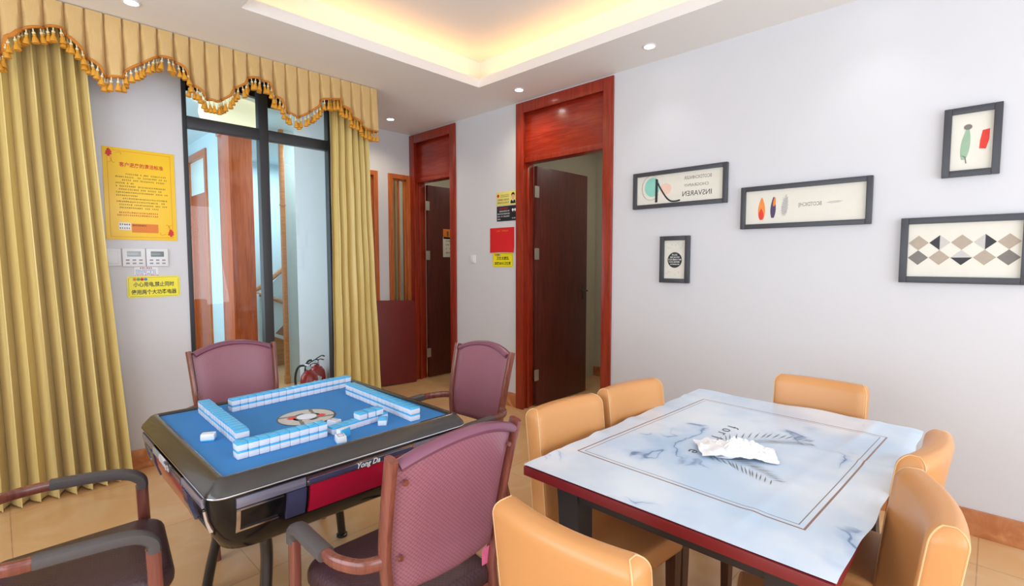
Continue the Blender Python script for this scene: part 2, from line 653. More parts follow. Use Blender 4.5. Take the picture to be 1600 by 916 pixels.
# low ceiling round the recess, built as slabs
for (x0, x1, y0, y1) in ((XL - .1, CX0 - .16, YB - .1, YA + .1), (CX1 + .16, XR + .02, YB - .1, YA + .1),
                         (CX0 - .16, CX1 + .16, CY1 + .16, YA + .1), (CX0 - .16, CX1 + .16, YB - .1, CY0 - .16)):
    box(bm, x0, x1, y0, y1, ZC, ZC + 0.03)
# ledge of the cove with its lip, then the raised field
for (x0, x1, y0, y1) in ((CX0 - .16, CX0, CY0 - .16, CY1 + .16), (CX1, CX1 + .16, CY0 - .16, CY1 + .16),
                         (CX0, CX1, CY1, CY1 + .16), (CX0, CX1, CY0 - .16, CY0)):
    box(bm, x0, x1, y0, y1, ZC, ZC + 0.03)
for (x0, x1, y0, y1) in ((CX0 - .015, CX0, CY0, CY1), (CX1, CX1 + .015, CY0, CY1),
                         (CX0 - .015, CX1 + .015, CY1, CY1 + .015), (CX0 - .015, CX1 + .015, CY0 - .015, CY0)):
    box(bm, x0, x1, y0, y1, ZC + 0.03, ZC + 0.075)
for (x0, x1, y0, y1) in ((CX0 - .2, CX0 - .16, CY0 - .2, CY1 + .2), (CX1 + .16, CX1 + .2, CY0 - .2, CY1 + .2),
                         (CX0 - .16, CX1 + .16, CY1 + .16, CY1 + .2), (CX0 - .16, CX1 + .16, CY0 - .2, CY0 - .16)):
    box(bm, x0, x1, y0, y1, ZC + 0.012, ZT)
box(bm, CX0 - .2, CX1 + .2, CY0 - .2, CY1 + .2, ZT, ZT + 0.05)
struct(obj('ceiling', bm, 'ceil', smooth=False), 'white ceiling with a raised warm-lit recess', 'ceiling')


def wall_x(bm, x0, x1, y0, y1, holes, top=ZC + 0.02):
    """wall along Y between y0,y1 with openings (ya, yb, za, zb)"""
    cur = y0
    for (ya, yb, za, zb) in sorted(holes):
        box(bm, x0, x1, cur, ya, 0, top)
        if za > 0:
            box(bm, x0, x1, ya, yb, 0, za)
        if zb < top - .01:
            box(bm, x0, x1, ya, yb, zb, top)
        cur = yb
    box(bm, x0, x1, cur, y1, 0, top)


def wall_y(bm, y0, y1, x0, x1, holes, top=ZC + 0.02):
    cur = x0
    for (xa, xb, za, zb) in sorted(holes):
        box(bm, cur, xa, y0, y1, 0, top)
        if za > 0:
            box(bm, xa, xb, y0, y1, 0, za)
        if zb < top - .01:
            box(bm, xa, xb, y0, y1, zb, top)
        cur = xb
    box(bm, cur, x1, y0, y1, 0, top)


D1 = (2.27, 3.35)      # near doorway, outer edges of its casing
D2 = (4.26, 5.115)     # far doorway
WX0, WX1 = 0.985, 2.10  # big black window
bm = bm_new()
wall_x(bm, XR, XR + 0.14, YB, YA, [(D1[0] + .03, D1[1] - .03, 0, 2.9), (D2[0] + .03, D2[1] - .03, 0, 2.9)])
struct(obj('wall_right', bm, 'wall', smooth=False), 'long white wall with the framed pictures and two doorways', 'wall')
bm = bm_new()
wall_y(bm, YF, YF + 0.12, XL, XA + 0.1, [(WX0, WX1, 0.0, 2.88)])
struct(obj('wall_front', bm, 'wall', smooth=False), 'white wall with the big black window and yellow notices', 'wall')
bm = bm_new()
box(bm, XA, XA + 0.1, YF + 0.12, YA, 0, ZC + .02)
struct(obj('wall_alcove_side', bm, 'wall', smooth=False), 'short white side wall of the alcove behind the curtain', 'wall')
W2 = (3.225, 3.525, 0.80, 2.47)
W3 = (2.66, 3.085, 0.80, 2.475)
bm = bm_new()
wall_y(bm, YA, YA + 0.12, XA, XR + 0.14, [W2, W3])
struct(obj('wall_alcove', bm, 'wall', smooth=False), 'white back wall of the alcove with two slim windows', 'wall')
bm = bm_new()
wall_x(bm, XL - 0.12, XL, YB, YF, [(-1.1, 3.1, 0.3, 2.7)])
struct(obj('wall_left', bm, 'wall', smooth=False), 'white wall left of the photographer with a daylight opening', 'wall')
bm = bm_new()
wall_y(bm, YB - 0.12, YB, XL, XR + .14, [(-1.1, 3.1, 0.3, 2.7)])
struct(obj('wall_back', bm, 'wall', smooth=False), 'white wall behind the photographer with a daylight opening', 'wall')

# skirting
bm = bm_new()
box(bm, XR - 0.012, XR, YB, D1[0], 0, 0.14, 0.003)
box(bm, XR - 0.012, XR, D1[1], D2[0], 0, 0.14, 0.003)
struct(obj('baseboard_right', bm, 'skirting'), 'brown stone skirting along the picture wall', 'skirting')
bm = bm_new()
box(bm, XL, WX0, YF - 0.012, YF, 0, 0.14, 0.003)
box(bm, WX1, XA + .1, YF - 0.012, YF, 0, 0.14, 0.003)
struct(obj('baseboard_front', bm, 'skirting'), 'brown stone skirting along the window wall', 'skirting')

# rooms behind the doorways
bm = bm_new()
box(bm, 5.25, 5.35, 1.2, 6.0, 0, ZC)
struct(obj('wall_bedroom', bm, 'cream', smooth=False), 'cream wall of the rooms behind the red doors', 'wall')
bm = bm_new()
box(bm, XR + .14, 5.25, 3.62, 3.72, 0, ZC)
struct(obj('wall_partition', bm, 'cream', smooth=False), 'cream partition between the two rooms behind', 'wall')
bm = bm_new()
box(bm, XR + .14, 5.25, 1.2, 1.3, 0, ZC)
struct(obj('wall_bedroom_end', bm, 'cream', smooth=False), 'cream end wall of the room behind the near door', 'wall')
bm = bm_new()
box(bm, XR + .14, 5.25, 5.9, 6.0, 0, ZC)
struct(obj('wall_bathroom_end', bm, 'cream', smooth=False), 'cream end wall of the room behind the far door', 'wall')
bm = bm_new()
box(bm, XR + .02, 5.35, 1.2, 6.0, ZC, ZC + .05)
struct(obj('ceiling_rooms', bm, 'ceil', smooth=False), 'white ceiling of the rooms behind the red doors', 'ceiling')
bm = bm_new()
box(bm, 5.235, 5.25, 1.3, 5.9, 0, 0.12)
struct(obj('baseboard_bedroom', bm, 'skirting'), 'stone skirting in the rooms behind the red doors', 'skirting')


# ---- doors
def hinge(bm, x, y, z):
    box(bm, x - 0.002, x + 0.004, y - 0.035, y + 0.035, z - 0.055, z + 0.055, 0.002)
    lathe(bm, [(0.001, 0), (0.008, 0), (0.008, 0.112), (0.001, 0.112)], x - 0.004, y, 12, z - 0.056)


def doorway(name, label, ya, yb, hy, hx, leaf_len, zt=2.94):
    root = thing(name, label, 'door', (XR, (ya + yb) / 2, 0))
    root['kind'] = 'structure'
    off = Vector((XR, (ya + yb) / 2, 0))

    def put(nm, b, mt, par=root, **kw):
        bmesh.ops.translate(b, verts=b.verts[:], vec=-off)
        return obj(nm, b, mt, par, **kw)
    b = bm_new()
    tw = 0.095
    box(b, XR - 0.02, XR - 0.001, yb - tw, yb, 0, zt, 0.004)
    box(b, XR - 0.02, XR - 0.001, ya, ya + tw, 0, zt, 0.004)
    box(b, XR - 0.02, XR - 0.001, ya + tw, yb - tw, zt - 0.10, zt, 0.004)
    put('casing', b, 'red_wood')
    b = bm_new()
    jy0, jy1 = ya + 0.075, yb - 0.075
    box(b, XR - 0.004, XR + 0.155, jy1, jy1 + 0.03, 0, zt - .05, 0.003)
    box(b, XR - 0.004, XR + 0.155, jy0 - 0.03, jy0, 0, zt - .05, 0.003)
    box(b, XR + 0.02, XR + 0.14, jy0, jy1, 2.385, 2.43, 0.003)
    # door stop
    box(b, XR + 0.05, XR + 0.075, jy1 - 0.018, jy1, 0, 2.38, 0.002)
    put('jamb', b, 'red_wood')
    b = bm_new()
    box(b, XR + 0.03, XR + 0.06, jy0, jy1, 2.40, zt - 0.05, 0.003)
    put('transom_panel', b, 'red_wood_h')
    # leaf standing open at right angles into the room behind
    b = bm_new()
    lx = XR + 0.157
    box(b, lx, lx + leaf_len, jy1 - 0.045, jy1 - 0.003, 0.012, 2.37, 0.004)
    leaf = put('door_leaf', b, 'dark_wood')
    for z in (0.32, 1.52, 2.12):
        b = bm_new()
        hinge(b, 0, 0, 0)
        # plates sit on the jamb and on the leaf edge, turned to face the room
        for v in b.verts:
            v.co = Vector((XR + 0.150 + v.co.y * 0.9, jy1 - 0.046 - v.co.x * 0.5 - 0.004, z + v.co.z))
        bmesh.ops.recalc_face_normals(b, faces=b.faces[:])
        put('hinge', b, 'hinge')
    b = bm_new()
    hx0, hz, hyf = lx + leaf_len - 0.06, 1.13, jy1 - 0.045
    box(b, hx0 - 0.018, hx0 + 0.018, hyf - 0.006, hyf, hz - 0.10, hz + 0.06, 0.004)
    tube(b, [(hx0, hyf, hz), (hx0, hyf - 0.05, hz), (hx0 - 0.02, hyf - 0.055, hz), (hx0 - 0.11, hyf - 0.055, hz + 0.004)], 0.008, seg=10)
    put('door_handle', b, 'bronze')
    return root, off, leaf


door1, off1, leaf1 = doorway('door_1', 'tall red wood doorway right of the red paper, its dark door standing open inwards', D1[0], D1[1], 0, 0, 0.83)
door2, off2, leaf2 = doorway('door_2', 'far tall red wood doorway beside the alcove, its dark door standing open with notices on it', D2[0], D2[1], 0, 0, 0.72)

# ---- big black window
win = thing('window_1', 'big black metal framed window between the gold curtains', 'window', ((WX0 + WX1) / 2, YF, 0))
win['kind'] = 'structure'
wo = Vector(((WX0 + WX1) / 2, YF, 0))


def wput(nm, b, mt, par=win, o_=wo, **kw):
    bmesh.ops.translate(b, verts=b.verts[:], vec=-o_)
    return obj(nm, b, mt, par, **kw)


b = bm_new()
fy0, fy1 = YF - 0.012, YF + 0.06
box(b, WX0, WX0 + 0.028, fy0, fy1, 0, 2.88, 0.003)
box(b, WX1 - 0.028, WX1, fy0, fy1, 0, 2.88, 0.003)
box(b, WX0, WX1, fy0, fy1, 2.84, 2.88, 0.003)
box(b, WX0, WX1, fy0, fy1, 0, 0.07, 0.003)
wput('window_frame', b, 'black_alu')
b = bm_new()
box(b, 1.505, 1.575, fy0, fy1, 0.07, 2.84, 0.003)
wput('mullion', b, 'black_alu')
b = bm_new()
box(b, WX0 + 0.028, 1.505, fy0, fy1, 2.415, 2.495, 0.003)
box(b, 1.575, WX1 - 0.028, fy0, fy1, 2.415, 2.495, 0.003)
wput('transom', b, 'black_alu')
for (x0, x1) in ((WX0 + 0.02, 1.51), (1.57, WX1 - 0.02)):
    for (z0, z1) in ((0.06, 2.42), (2.49, 2.85)):
        b = bm_new()
        box(b, x0, x1, YF + 0.025, YF + 0.031, z0, z1)
        wput('glass_pane', b, 'glass', smooth=False)


# ---- slim alcove windows
def slim_window(name, label, W, mull):
    x0, x1, z0, z1 = W
    r = thing(name, label, 'window', ((x0 + x1) / 2, YA, z0))
    r['kind'] = 'structure'
    o_ = Vector(((x0 + x1) / 2, YA, z0))
    b = bm_new()
    fw = 0.052
    for q in ((x0, x0 + fw, z0, z1), (x1 - fw, x1, z0, z1), (x0 + fw, x1 - fw, z1 - fw, z1), (x0 + fw, x1 - fw, z0, z0 + fw)):
        box(b, q[0], q[1], YA - 0.02, YA + 0.08, q[2], q[3], 0.003)
    wput('window_frame', b, 'orange_wood', r, o_)
    b = bm_new()
    for q in ((x0 + fw, x0 + fw + .012, z0 + fw, z1 - fw), (x1 - fw - .012, x1 - fw, z0 + fw, z1 - fw), (x0 + fw, x1 - fw, z1 - fw - .015, z1 - fw)):
        box(b, q[0], q[1], YA + 0.02, YA + 0.05, q[2], q[3])
    if mull:
        box(b, mull - 0.007, mull + 0.007, YA + 0.02, YA + 0.05, z0 + fw, z1 - fw)
    wput('sash', b, 'orange_wood', r, o_)
    b = bm_new()
    box(b, x0 + fw, x1 - fw, YA + 0.03, YA + 0.036, z0 + fw, z1 - fw)
    wput('glass_pane', b, 'glass', r, o_, smooth=False)


slim_window('window_2', 'slim orange wood window beside the far red doorway', W2, 3.385)
slim_window('window_3', 'orange wood window of the alcove mostly behind the right curtain', W3, None)


def drape(bm, x0, x1, yc, z0, z1, nf, amp, seed, flare0=1.0, flare1=1.0, nu=None, nv=24, xc=None, hem=0.0):
    """hanging cloth with folds; top width scaled by flare1, bottom by flare0"""
    rng = random.Random(seed)
    ph = [rng.uniform(0, 2 * PI) for _ in range(4)]
    am = [rng.uniform(0.7, 1.3) for _ in range(nf + 2)]
    xm = (x0 + x1) / 2 if xc is None else xc
    nu = nu or nf * 12

    def fn(u, v):
        z = z1 + (z0 - z1) * v
        fl = flare1 + (flare0 - flare1) * (v ** 1.2)
        t = u * nf + 0.06 * math.sin(2.3 * v + ph[0]) + 0.16 * math.sin(u * 9 + ph[1])
        k = int(max(0, min(nf, t)))
        a = amp * (0.8 + 0.35 * v) * (am[k] * (1 - (t - k)) + am[min(k + 1, nf + 1)] * (t - k))
        s = math.sin(2 * PI * t)
        s = math.copysign(abs(s) ** 0.75, s)
        x = xm + (x0 + (x1 - x0) * u - xm) * fl + 0.012 * math.sin(4 * PI * t + ph[2])
        y = yc + a * s + 0.004 * math.sin(23 * v + 7 * u + ph[3])
        return (x, y, z + (hem * math.cos(2 * PI * t) if v > 0.999 else 0))
    grid(bm, nu, nv, fn, (0, 0.004, 0))


for nm, (x0, x1), lab in (('curtain', (3.24, 3.50), 'tan curtain seen through the slim window beside the far red doorway'),
                          ('curtain', (2.70, 3.06), 'tan curtain behind the alcove window half hidden by the gold curtain')):
    bm = bm_new()
    drape(bm, x0, x1, YA + 0.21, 0.012, 2.5, 3, 0.03, 5)
    tag(obj(nm, bm, 'sheer'), lab, 'curtain')

# ---- stairwell beyond the window
bm = bm_new()
box(bm, 2.38, 3.66, 5.97, 6.07, 0, ZC)
struct(obj('wall_stairwell', bm, 'hallwall', smooth=False), 'pale blue stairwell wall behind the window', 'wall')
bm = bm_new()
box(bm, 2.335, 2.38, 5.95, 6.0, 0.10, ZC, 0.004)
box(bm, 2.33, 2.385, 5.945, 6.005, 0.0, 0.10, 0.003)
box(bm, 2.331, 2.384, 5.946, 6.004, 2.09, 2.11, 0.003)
struct(obj('trim_1', bm, 'handrail'), 'wooden corner post of the stairwell wall', 'trim')
bm = bm_new()
box(bm, 0.4, 3.7, 8.2, 8.3, 0, ZC)
struct(obj('wall_stairwell_end', bm, 'hallwall', smooth=False), 'pale far wall of the stairwell', 'wall')
bm = bm_new()
box(bm, 0.3, 0.4, YF + .12, 8.3, 0, ZC)
struct(obj('wall_stairwell_left', bm, 'hallwall', smooth=False), 'left wall of the stairwell', 'wall')
bm = bm_new()
wall_x(bm, 1.83, 1.93, 6.42, 8.2, [(6.84, 7.72, 0, 2.80)])
struct(obj('wall_stairwell_middle', bm, 'hallwall', smooth=False), 'pale dividing wall with a wood door in the stairwell', 'wall')
bm = bm_new()
box(bm, 3.6, 3.7, 6.07, 8.2, 0, ZC)
struct(obj('wall_stairwell_right', bm, 'hallwall', smooth=False), 'right wall of the stairwell', 'wall')
bm = bm_new()
box(bm, 0.3, 3.7, YA + .12, 8.3, ZC, ZC + .05)
box(bm, 0.3, XA, YF + .12, YA + .12, ZC, ZC + .05)
struct(obj('ceiling_stairwell', bm, 'hallwall', smooth=False), 'pale ceiling of the stairwell', 'ceiling')
d3 = thing('door_3', 'orange wood door in the stairwell seen through the left pane', 'door', (1.83, 7.28, 0))
d3['kind'] = 'structure'
b = bm_new()
box(b, -0.02, 0.06, -0.44, -0.36, 0, 2.80, 0.004)
box(b, -0.02, 0.06, 0.36, 0.44, 0, 2.80, 0.004)
box(b, -0.02, 0.06, -0.36, 0.36, 2.72, 2.80, 0.004)
obj('casing', b, 'orange_wood', d3)
b = bm_new()
box(b, 0.02, 0.05, -0.36, 0.36, 0.01, 2.30, 0.003)
obj('door_leaf', b, 'hall_wood', d3)
b = bm_new()
box(b, 0.02, 0.05, -0.36, 0.36, 2.30, 2.72, 0.003)
obj('transom_panel', b, 'stair_white', d3)
b = bm_new()
box(b, 1.83, 2.06, 6.02, 6.42, 0, 2.86, 0.004)
box(b, 1.815, 2.075, 6.005, 6.43, 2.86, 2.90, 0.004)
box(b, 1.818, 1.84, 6.008, 6.03, 0, 2.86, 0.003)
struct(obj('trim_2', b, 'hall_wood'), 'orange wood clad pillar in the stairwell', 'trim')

# staircase
st = thing('staircase', 'staircase with wooden handrail and white balustrade behind the window', 'staircase', (2.35, 7.0, 0))
b = bm_new()
for k in range(7):
    box(b, -0.28 + 0.0 + k * 0.17, 1.2, 0.12, 1.1, k * 0.165, (k + 1) * 0.165, 0.004)
obj('steps', b, 'handrail', st)
b = bm_new()
prism(b, [(-0.30, 0.0), (-0.20, 0.0), (1.2, 1.33), (1.2, 2.05), (-0.30, 0.62)], 0.05, 0.10)
obj('balustrade_panel', b, 'stair_white', st)
b = bm_new()
prism(b, [(-0.02, 0.55), (-0.02, 0.60), (1.2, 0.05), (1.2, 0.0)], 0.03, 0.05)
prism(b, [(0.06, 0.68), (0.06, 0.74), (1.2, 1.82), (1.2, 1.76)], 0.03, 0.05)
obj('stringer', b, 'stair_white', st)
b = bm_new()
box(b, -0.055, 0.055, -0.06, 0.05, 0.0, 1.02, 0.006)
obj('newel_post', b, 'stair_white', st)
b = bm_new()
tube(b, [(-0.02, -0.06, 1.05), (-0.09, -0.02, 1.045), (-0.08, 0.05, 1.05), (0.0, 0.03, 1.06), (0.14, 0.02, 1.13), (0.5, 0.02, 1.42), (1.2, 0.02, 2.0)], 0.035, 0.03, seg=10)
obj('handrail', b, 'handrail', st)
b = bm_new()
tube(b, [(0.02, -0.02, 1.03), (0.3, -0.02, 0.92), (1.2, -0.02, 0.55)], 0.03, 0.028, seg=10)
obj('lower_handrail', b, 'handrail', st)

# hall lamp
hl = thing('ceiling_lamp', 'pale yellow dome lamp with crystal drops on the stairwell ceiling', 'lamp', (1.62, 5.25, ZC))
b = bm_new()
lathe(b, [(0.31, 0.0), (0.315, -0.02), (0.25, -0.03), (0.001, -0.03)], seg=32)
obj('base_ring', b, 'white_plastic', hl)
b = bm_new()
lathe(b, [(0.25, -0.03), (0.265, -0.14), (0.25, -0.20), (0.20, -0.25), (0.10, -0.28), (0.001, -0.285)], seg=32)
obj('lamp_shade', b, 'lamp_shade', hl)
for k in range(9):
    b = bm_new()
    a = R(-45 + 13 * k)
    lathe(b, [(0.001, 0), (0.014, -0.03), (0.012, -0.06), (0.001, -0.10)], 0.30 * math.cos(a), 0.30 * math.sin(a), 8, -0.16)
    lathe(b, [(0.001, 0.15), (0.003, 0.148), (0.003, 0), (0.001, -0.002)], 0.30 * math.cos(a), 0.30 * math.sin(a), 6, -0.161)
    obj('crystal_drop', b, 'crystal', hl)


# fire extinguishers
def extinguisher(name, label, loc, rz):
    r = thing(name, label, 'fire extinguisher', loc, rz, 'fire extinguishers behind the window')
    b = bm_new()
    lathe(b, [(0.001, 0), (0.074, 0), (0.078, 0.012), (0.078, 0.36), (0.07, 0.41), (0.045, 0.445), (0.024, 0.455), (0.022, 0.47), (0.001, 0.47)], seg=28)
    obj('cylinder_body', b, 'ext_red', r)
    b = bm_new()
    lathe(b, [(0.001, 0.47), (0.022, 0.47), (0.022, 0.50), (0.016, 0.515), (0.001, 0.515)], seg=16)
    box(b, -0.045, 0.012, -0.011, 0.011, 0.495, 0.515, 0.004)
    obj('valve', b, 'chrome', r)
    b = bm_new()
    tube(b, [(-0.01, 0, 0.515), (0.02, 0, 0.535), (0.06, 0, 0.555), (0.085, 0, 0.548)], 0.011, 0.005, seg=8)
    tube(b, [(0.01, 0, 0.508), (0.04, 0, 0.520), (0.075, 0, 0.515)], 0.010, 0.004, seg=8)
    obj('handle', b, 'black_rubber', r)
    b = bm_new()
    bmesh.ops.create_cone(b, cap_ends=True, segments=16, radius1=0.02, radius2=0.02, depth=0.014, matrix=Matrix.Translation((0, -0.028, 0.487)) @ Matrix.Rotation(R(90), 4, 'X'))
    obj('pressure_gauge', b, 'white_plastic', r)
    b = bm_new()
    tube(b, [(-0.04, 0, 0.505), (-0.09, -0.01, 0.49), (-0.115, -0.02, 0.40), (-0.105, -0.02, 0.25), (-0.095, -0.02, 0.12)], 0.010, seg=8)
    obj('hose', b, 'black_rubber', r)
    b = bm_new()
    box(b, -0.025, 0.03, -0.082, -0.080, 0.30, 0.385, 0.001, mat4=Matrix.Rotation(R(12), 4, 'Y'))
    obj('inspection_tag', b, 'white_plastic', r)
    return r


e1 = extinguisher('fire_extinguisher', 'red fire extinguisher with white tag, the left one behind the window', (1.95, 4.45, 0), R(-35))
dup(e1, (2.10, 4.62, 0), R(-60), 'red fire extinguisher half hidden by the right curtain, right of its twin')

# ---- leaning board
bm = bm_new()
pts = [(-0.27, 0), (0.27, 0), (0.27, 0.94)]
for k in range(6):
    a = R(90 * k / 5)
    pts.append((0.27 - 0.04 + 0.04 * math.cos(a), 0.94 + 0.04 * math.sin(a)))
for k in range(6):
    a = R(90 + 90 * k / 5)
    pts.append((-0.27 + 0.04 + 0.04 * math.cos(a), 0.94 + 0.04 * math.sin(a)))
prism(bm, pts, -0.012, 0.012, bev=0.003)
bd = obj('wooden_board', bm, 'board')
bd.location = (3.205, 5.00, 0.012)
bd.rotation_euler = (R(-5), R(2.2), R(-9))
tag(bd, 'dark red board leaning on the alcove wall under the slim window', 'board')

# ---- downlights
dl = None
for i, (x, y, lab) in enumerate(((3.264, 1.812, 'round recessed downlight nearest the framed pictures'),
                                 (3.278, 3.079, 'round recessed downlight in front of the near red doorway'),
                                 (2.994, 4.684, 'round recessed downlight in the alcove ceiling by the far doorway'),
                                 (0.626, 3.683, 'round recessed downlight above the yellow poster, cut by the top edge'),
                                 (3.264, 0.52, 'round recessed downlight out of view above the feather pictures'))):
    r = thing('downlight', lab, 'ceiling light', (x, y, ZC), 0, 'recessed downlights')
    b = bm_new()
    lathe(b, [(0.033, 0.0), (0.045, 0.0), (0.047, -0.004), (0.040, -0.008), (0.034, -0.006), (0.033, 0.0)], seg=28)
    obj('trim_ring', b, 'white_plastic', r)
    b = bm_new()
    lathe(b, [(0.001, -0.001), (0.035, -0.001), (0.035, -0.006), (0.02, -0.008), (0.001, -0.008)], seg=28)
    obj('lens', b, 'down_glow', r)
    d = bpy.data.lights.new('downlight_beam', 'SPOT')
    d.energy = 20 if i in (1, 2) else 4.5
    d.color = (1.0, 0.86, 0.62) if i in (1, 2) else (0.95, 0.97, 1.0)
    d.spot_size = R(140) if i in (1, 2) else R(95)
    d.spot_blend = 0.8
    d.shadow_soft_size = 0.04
    lo = bpy.data.objects.new('downlight_beam', d)
    lo.location = (0, 0, -0.02)
    lo.parent = r
    COL.objects.link(lo)

# ================================================================== curtains
bm = bm_new()
drape(bm, -0.62, 0.50, 4.10, 0.012, 2.90, 17, 0.055, 11, flare0=1.13, flare1=0.93, xc=-0.2, hem=0.0, nv=40)
tag(obj('curtain', bm, 'curtain', angle=80), 'gold satin curtain hanging left of the yellow poster to the floor', 'curtain')
bm = bm_new()
drape(bm, 2.03, 2.47, 4.10, 0.012, 2.90, 6, 0.045, 23, flare0=1.05, flare1=0.78, xc=2.05, nv=40)
tag(obj('curtain', bm, 'curtain', angle=80), 'narrow gold satin curtain right of the black window by the alcove', 'curtain')

BR = [(-0.70, 2.77), (-0.55, 2.70), (-0.45, 2.60), (-0.36, 2.57), (-0.25, 2.66), (-0.15, 2.76), (-0.06, 2.73), (0.02, 2.63),
      (0.05, 2.56), (0.09, 2.575), (0.101, 2.664), (0.131, 2.682), (0.168, 2.735), (0.252, 2.766), (0.262, 2.779), (0.336, 2.789), (0.351, 2.761),
      (0.417, 2.697), (0.433, 2.661), (0.499, 2.616), (0.520, 2.565), (0.609, 2.578), (0.624, 2.626), (0.718, 2.699), (0.808, 2.768),
      (0.882, 2.764), (0.953, 2.717), (0.972, 2.638), (1.039, 2.599), (1.060, 2.561), (1.131, 2.547), (1.217, 2.61), (1.241, 2.665),
      (1.318, 2.717), (1.342, 2.771), (1.399, 2.781), (1.484, 2.765), (1.518, 2.686), (1.569, 2.663), (1.600, 2.59), (1.687, 2.553),
      (1.784, 2.612), (1.864, 2.681), (1.897, 2.742), (2.04, 2.774), (2.073, 2.726), (2.127, 2.704), (2.15, 2.66), (2.234, 2.62),
      (2.275, 2.577), (2.399, 2.574)]


def bottom(x):
    for (a, za), (b_, zb) in zip(BR[:-1], BR[1:]):
        if a <= x <= b_:
            return za + (zb - za) * (x - a) / (b_ - a)
    return BR[-1][1]


PITCH = 0.0903
X0V, X1V = -0.70, 2.395


def pleat(x, s):
    """inverted tucks that open towards the hem"""
    t = ((x - 0.08) / PITCH) % 1.0
    dd = min(t, 1 - t)
    wdt = 0.06 + 0.16 * s
    return 0.042 * (0.55 + 0.45 * s) * max(0.0, 1 - dd / wdt) - 0.006 * math.sin(PI * t) * s


va = thing('pelmet', 'gold pleated curtain pelmet with scalloped tasselled edge above the black window', 'curtain pelmet', (0.85, 3.96, 2.955))
vo = Vector((0.85, 3.96, 2.955))
bm = bm_new()
NU = int((X1V - X0V) / 0.0075)


def vfn(u, v):
    x = X0V + (X1V - X0V) * u
    z = 2.950 + (bottom(x) - 2.950) * v
    return (x, 3.96 - 0.02 * v + pleat(x, v), z)


grid(bm, NU, 14, vfn, (0, 0.004, 0))


def vside(u, v):
    y = 3.962 + (4.235 - 3.962) * u
    return (X1V + 0.004 + 0.010 * math.sin(u * 14) * v, y - 0.02 * v * (1 - u), 2.950 + (2.58 - 2.95) * v)


grid(bm, 16, 6, vside, (-0.004, 0, 0))
bmesh.ops.translate(bm, verts=bm.verts[:], vec=-vo)
obj('pleated_cloth', bm, 'valance', va, angle=50)
bm = bm_new()
bp = []
x = X0V
while x <= X1V + 0.001:
    bp.append((x, 3.936 + pleat(x, 1.0), bottom(x) + 0.006))
    x += 0.012
tube(bm, bp, 0.008, 0.012, seg=8, smooth=False, up=(0, 1, 0))
bmesh.ops.translate(bm, verts=bm.verts[:], vec=-vo)
obj('braid', bm, 'braid', va)
# tassels: arc-length spaced along the hem
x, acc, prevp, tpos = 0.03, 0.0, None, []
while x <= X1V:
    p = Vector((x, 3.936 + pleat(x, 1.0), bottom(x)))
    if prevp is None or acc >= 0.030:
        tpos.append(p)
        acc = 0.0
    elif True:
        acc += (p - prevp).length
    prevp = p
    x += 0.002
rng = random.Random(4)
tmesh = {}


def tassel_mesh(mat, fn):
    b_ = bm_new()
    fn(b_)
    o_ = obj('t', b_, mat)
    me_ = o_.data
    bpy.data.objects.remove(o_)
    return me_


skirt = tassel_mesh('tassel', lambda b_: lathe(b_, [(0.001, -0.028), (0.006, -0.029), (0.0065, -0.034), (0.0055, -0.037), (0.009, -0.045), (0.014, -0.066), (0.013, -0.069), (0.001, -0.066)], seg=10))
cordm = tassel_mesh('cord', lambda b_: lathe(b_, [(0.001, 0.002), (0.0026, 0.0), (0.0026, -0.016), (0.006, -0.019), (0.006, -0.026), (0.0026, -0.029), (0.001, -0.030)], seg=8))
cordm.name, skirt.name = 'tassel_cord', 'tassel'
cam_p = cam.location
tpos.sort(key=lambda p: (p - cam_p).length)
for p in tpos[:100]:
    t = bpy.data.objects.new('tassel', skirt)
    COL.objects.link(t)
    t.parent = va
    t.location = p - vo
    t.rotation_euler = (R(rng.uniform(-8, 3)), R(rng.uniform(-9, 9)), 0)
    t.scale = (1.3, 1.3, 1.2)
    c_ = bpy.data.objects.new('cord', cordm)
    COL.objects.link(c_)
    c_.parent = t
if len(tpos) > 100:
    b = bm_new()
    for p in tpos[100:]:
        k = bmesh.new()
        k.from_mesh(skirt)
        bmesh.ops.transform(k, matrix=Matrix.Translation(p - vo) @ Matrix.Diagonal((1.3, 1.3, 1.2, 1)), verts=k.verts[:])
        merge(b, k)
        k = bmesh.new()
        k.from_mesh(cordm)
        bmesh.ops.transform(k, matrix=Matrix.Translation(p - vo) @ Matrix.Diagonal((1.3, 1.3, 1.2, 1)), verts=k.verts[:])
        merge(b, k)
    obj('tassel_fringe', b, 'tassel', va)['kind'] = 'stuff'

# ================================================================== notices on the window wall (facing -Y)
rng = random.Random(2)
po = thing('poster', 'large yellow notice with red title and red corner flowers left of the window', 'poster', (0.725, YF, 1.90))
b = bm_new()
box(b, -0.20, 0.20, -0.004, -0.001, -0.305, 0.305, 0.001)
sheet = obj('sheet', b, 'yellow', po)
b = bm_new()
for q in ((-0.175, 0.175, 0.284, 0.2865), (-0.175, 0.175, -0.2865, -0.284), (-0.176, -0.1735, -0.2865, 0.2865), (0.1735, 0.176, -0.2865, 0.2865)):
    box(b, q[0], q[1], -0.0046, -0.004, q[2], q[3])
obj('border_line', b, 'ink_orange', po)
text('title_lettering', '客户退房的清洁标准', 0.032, 'ink_red', po, 0.01, 0.195, -0.0042, bold=0.0006, width=0.245)
b = bm_new()
zz = 0.135
for k, (a0, a1) in enumerate(((-.10, .145), (-.135, .15), (-.10, .15), (-.135, -.04), (-.135, .15), (-.12, .13), (-.135, .15), (-.135, -.02), (-.10, .15), (-.135, .13), (-.12, .15), (-.12, .10))):
    scribble(b, a0, a1, zz - k * 0.0205, 0.010, -0.004, rng, 0.9)
obj('body_lettering', b, 'ink_olive', po)
b = bm_new()
scribble(b, -.135, .10, -0.123, 0.011, -0.004, rng, 0.9)
obj('warning_lettering', b, 'ink_red', po)
b = bm_new()
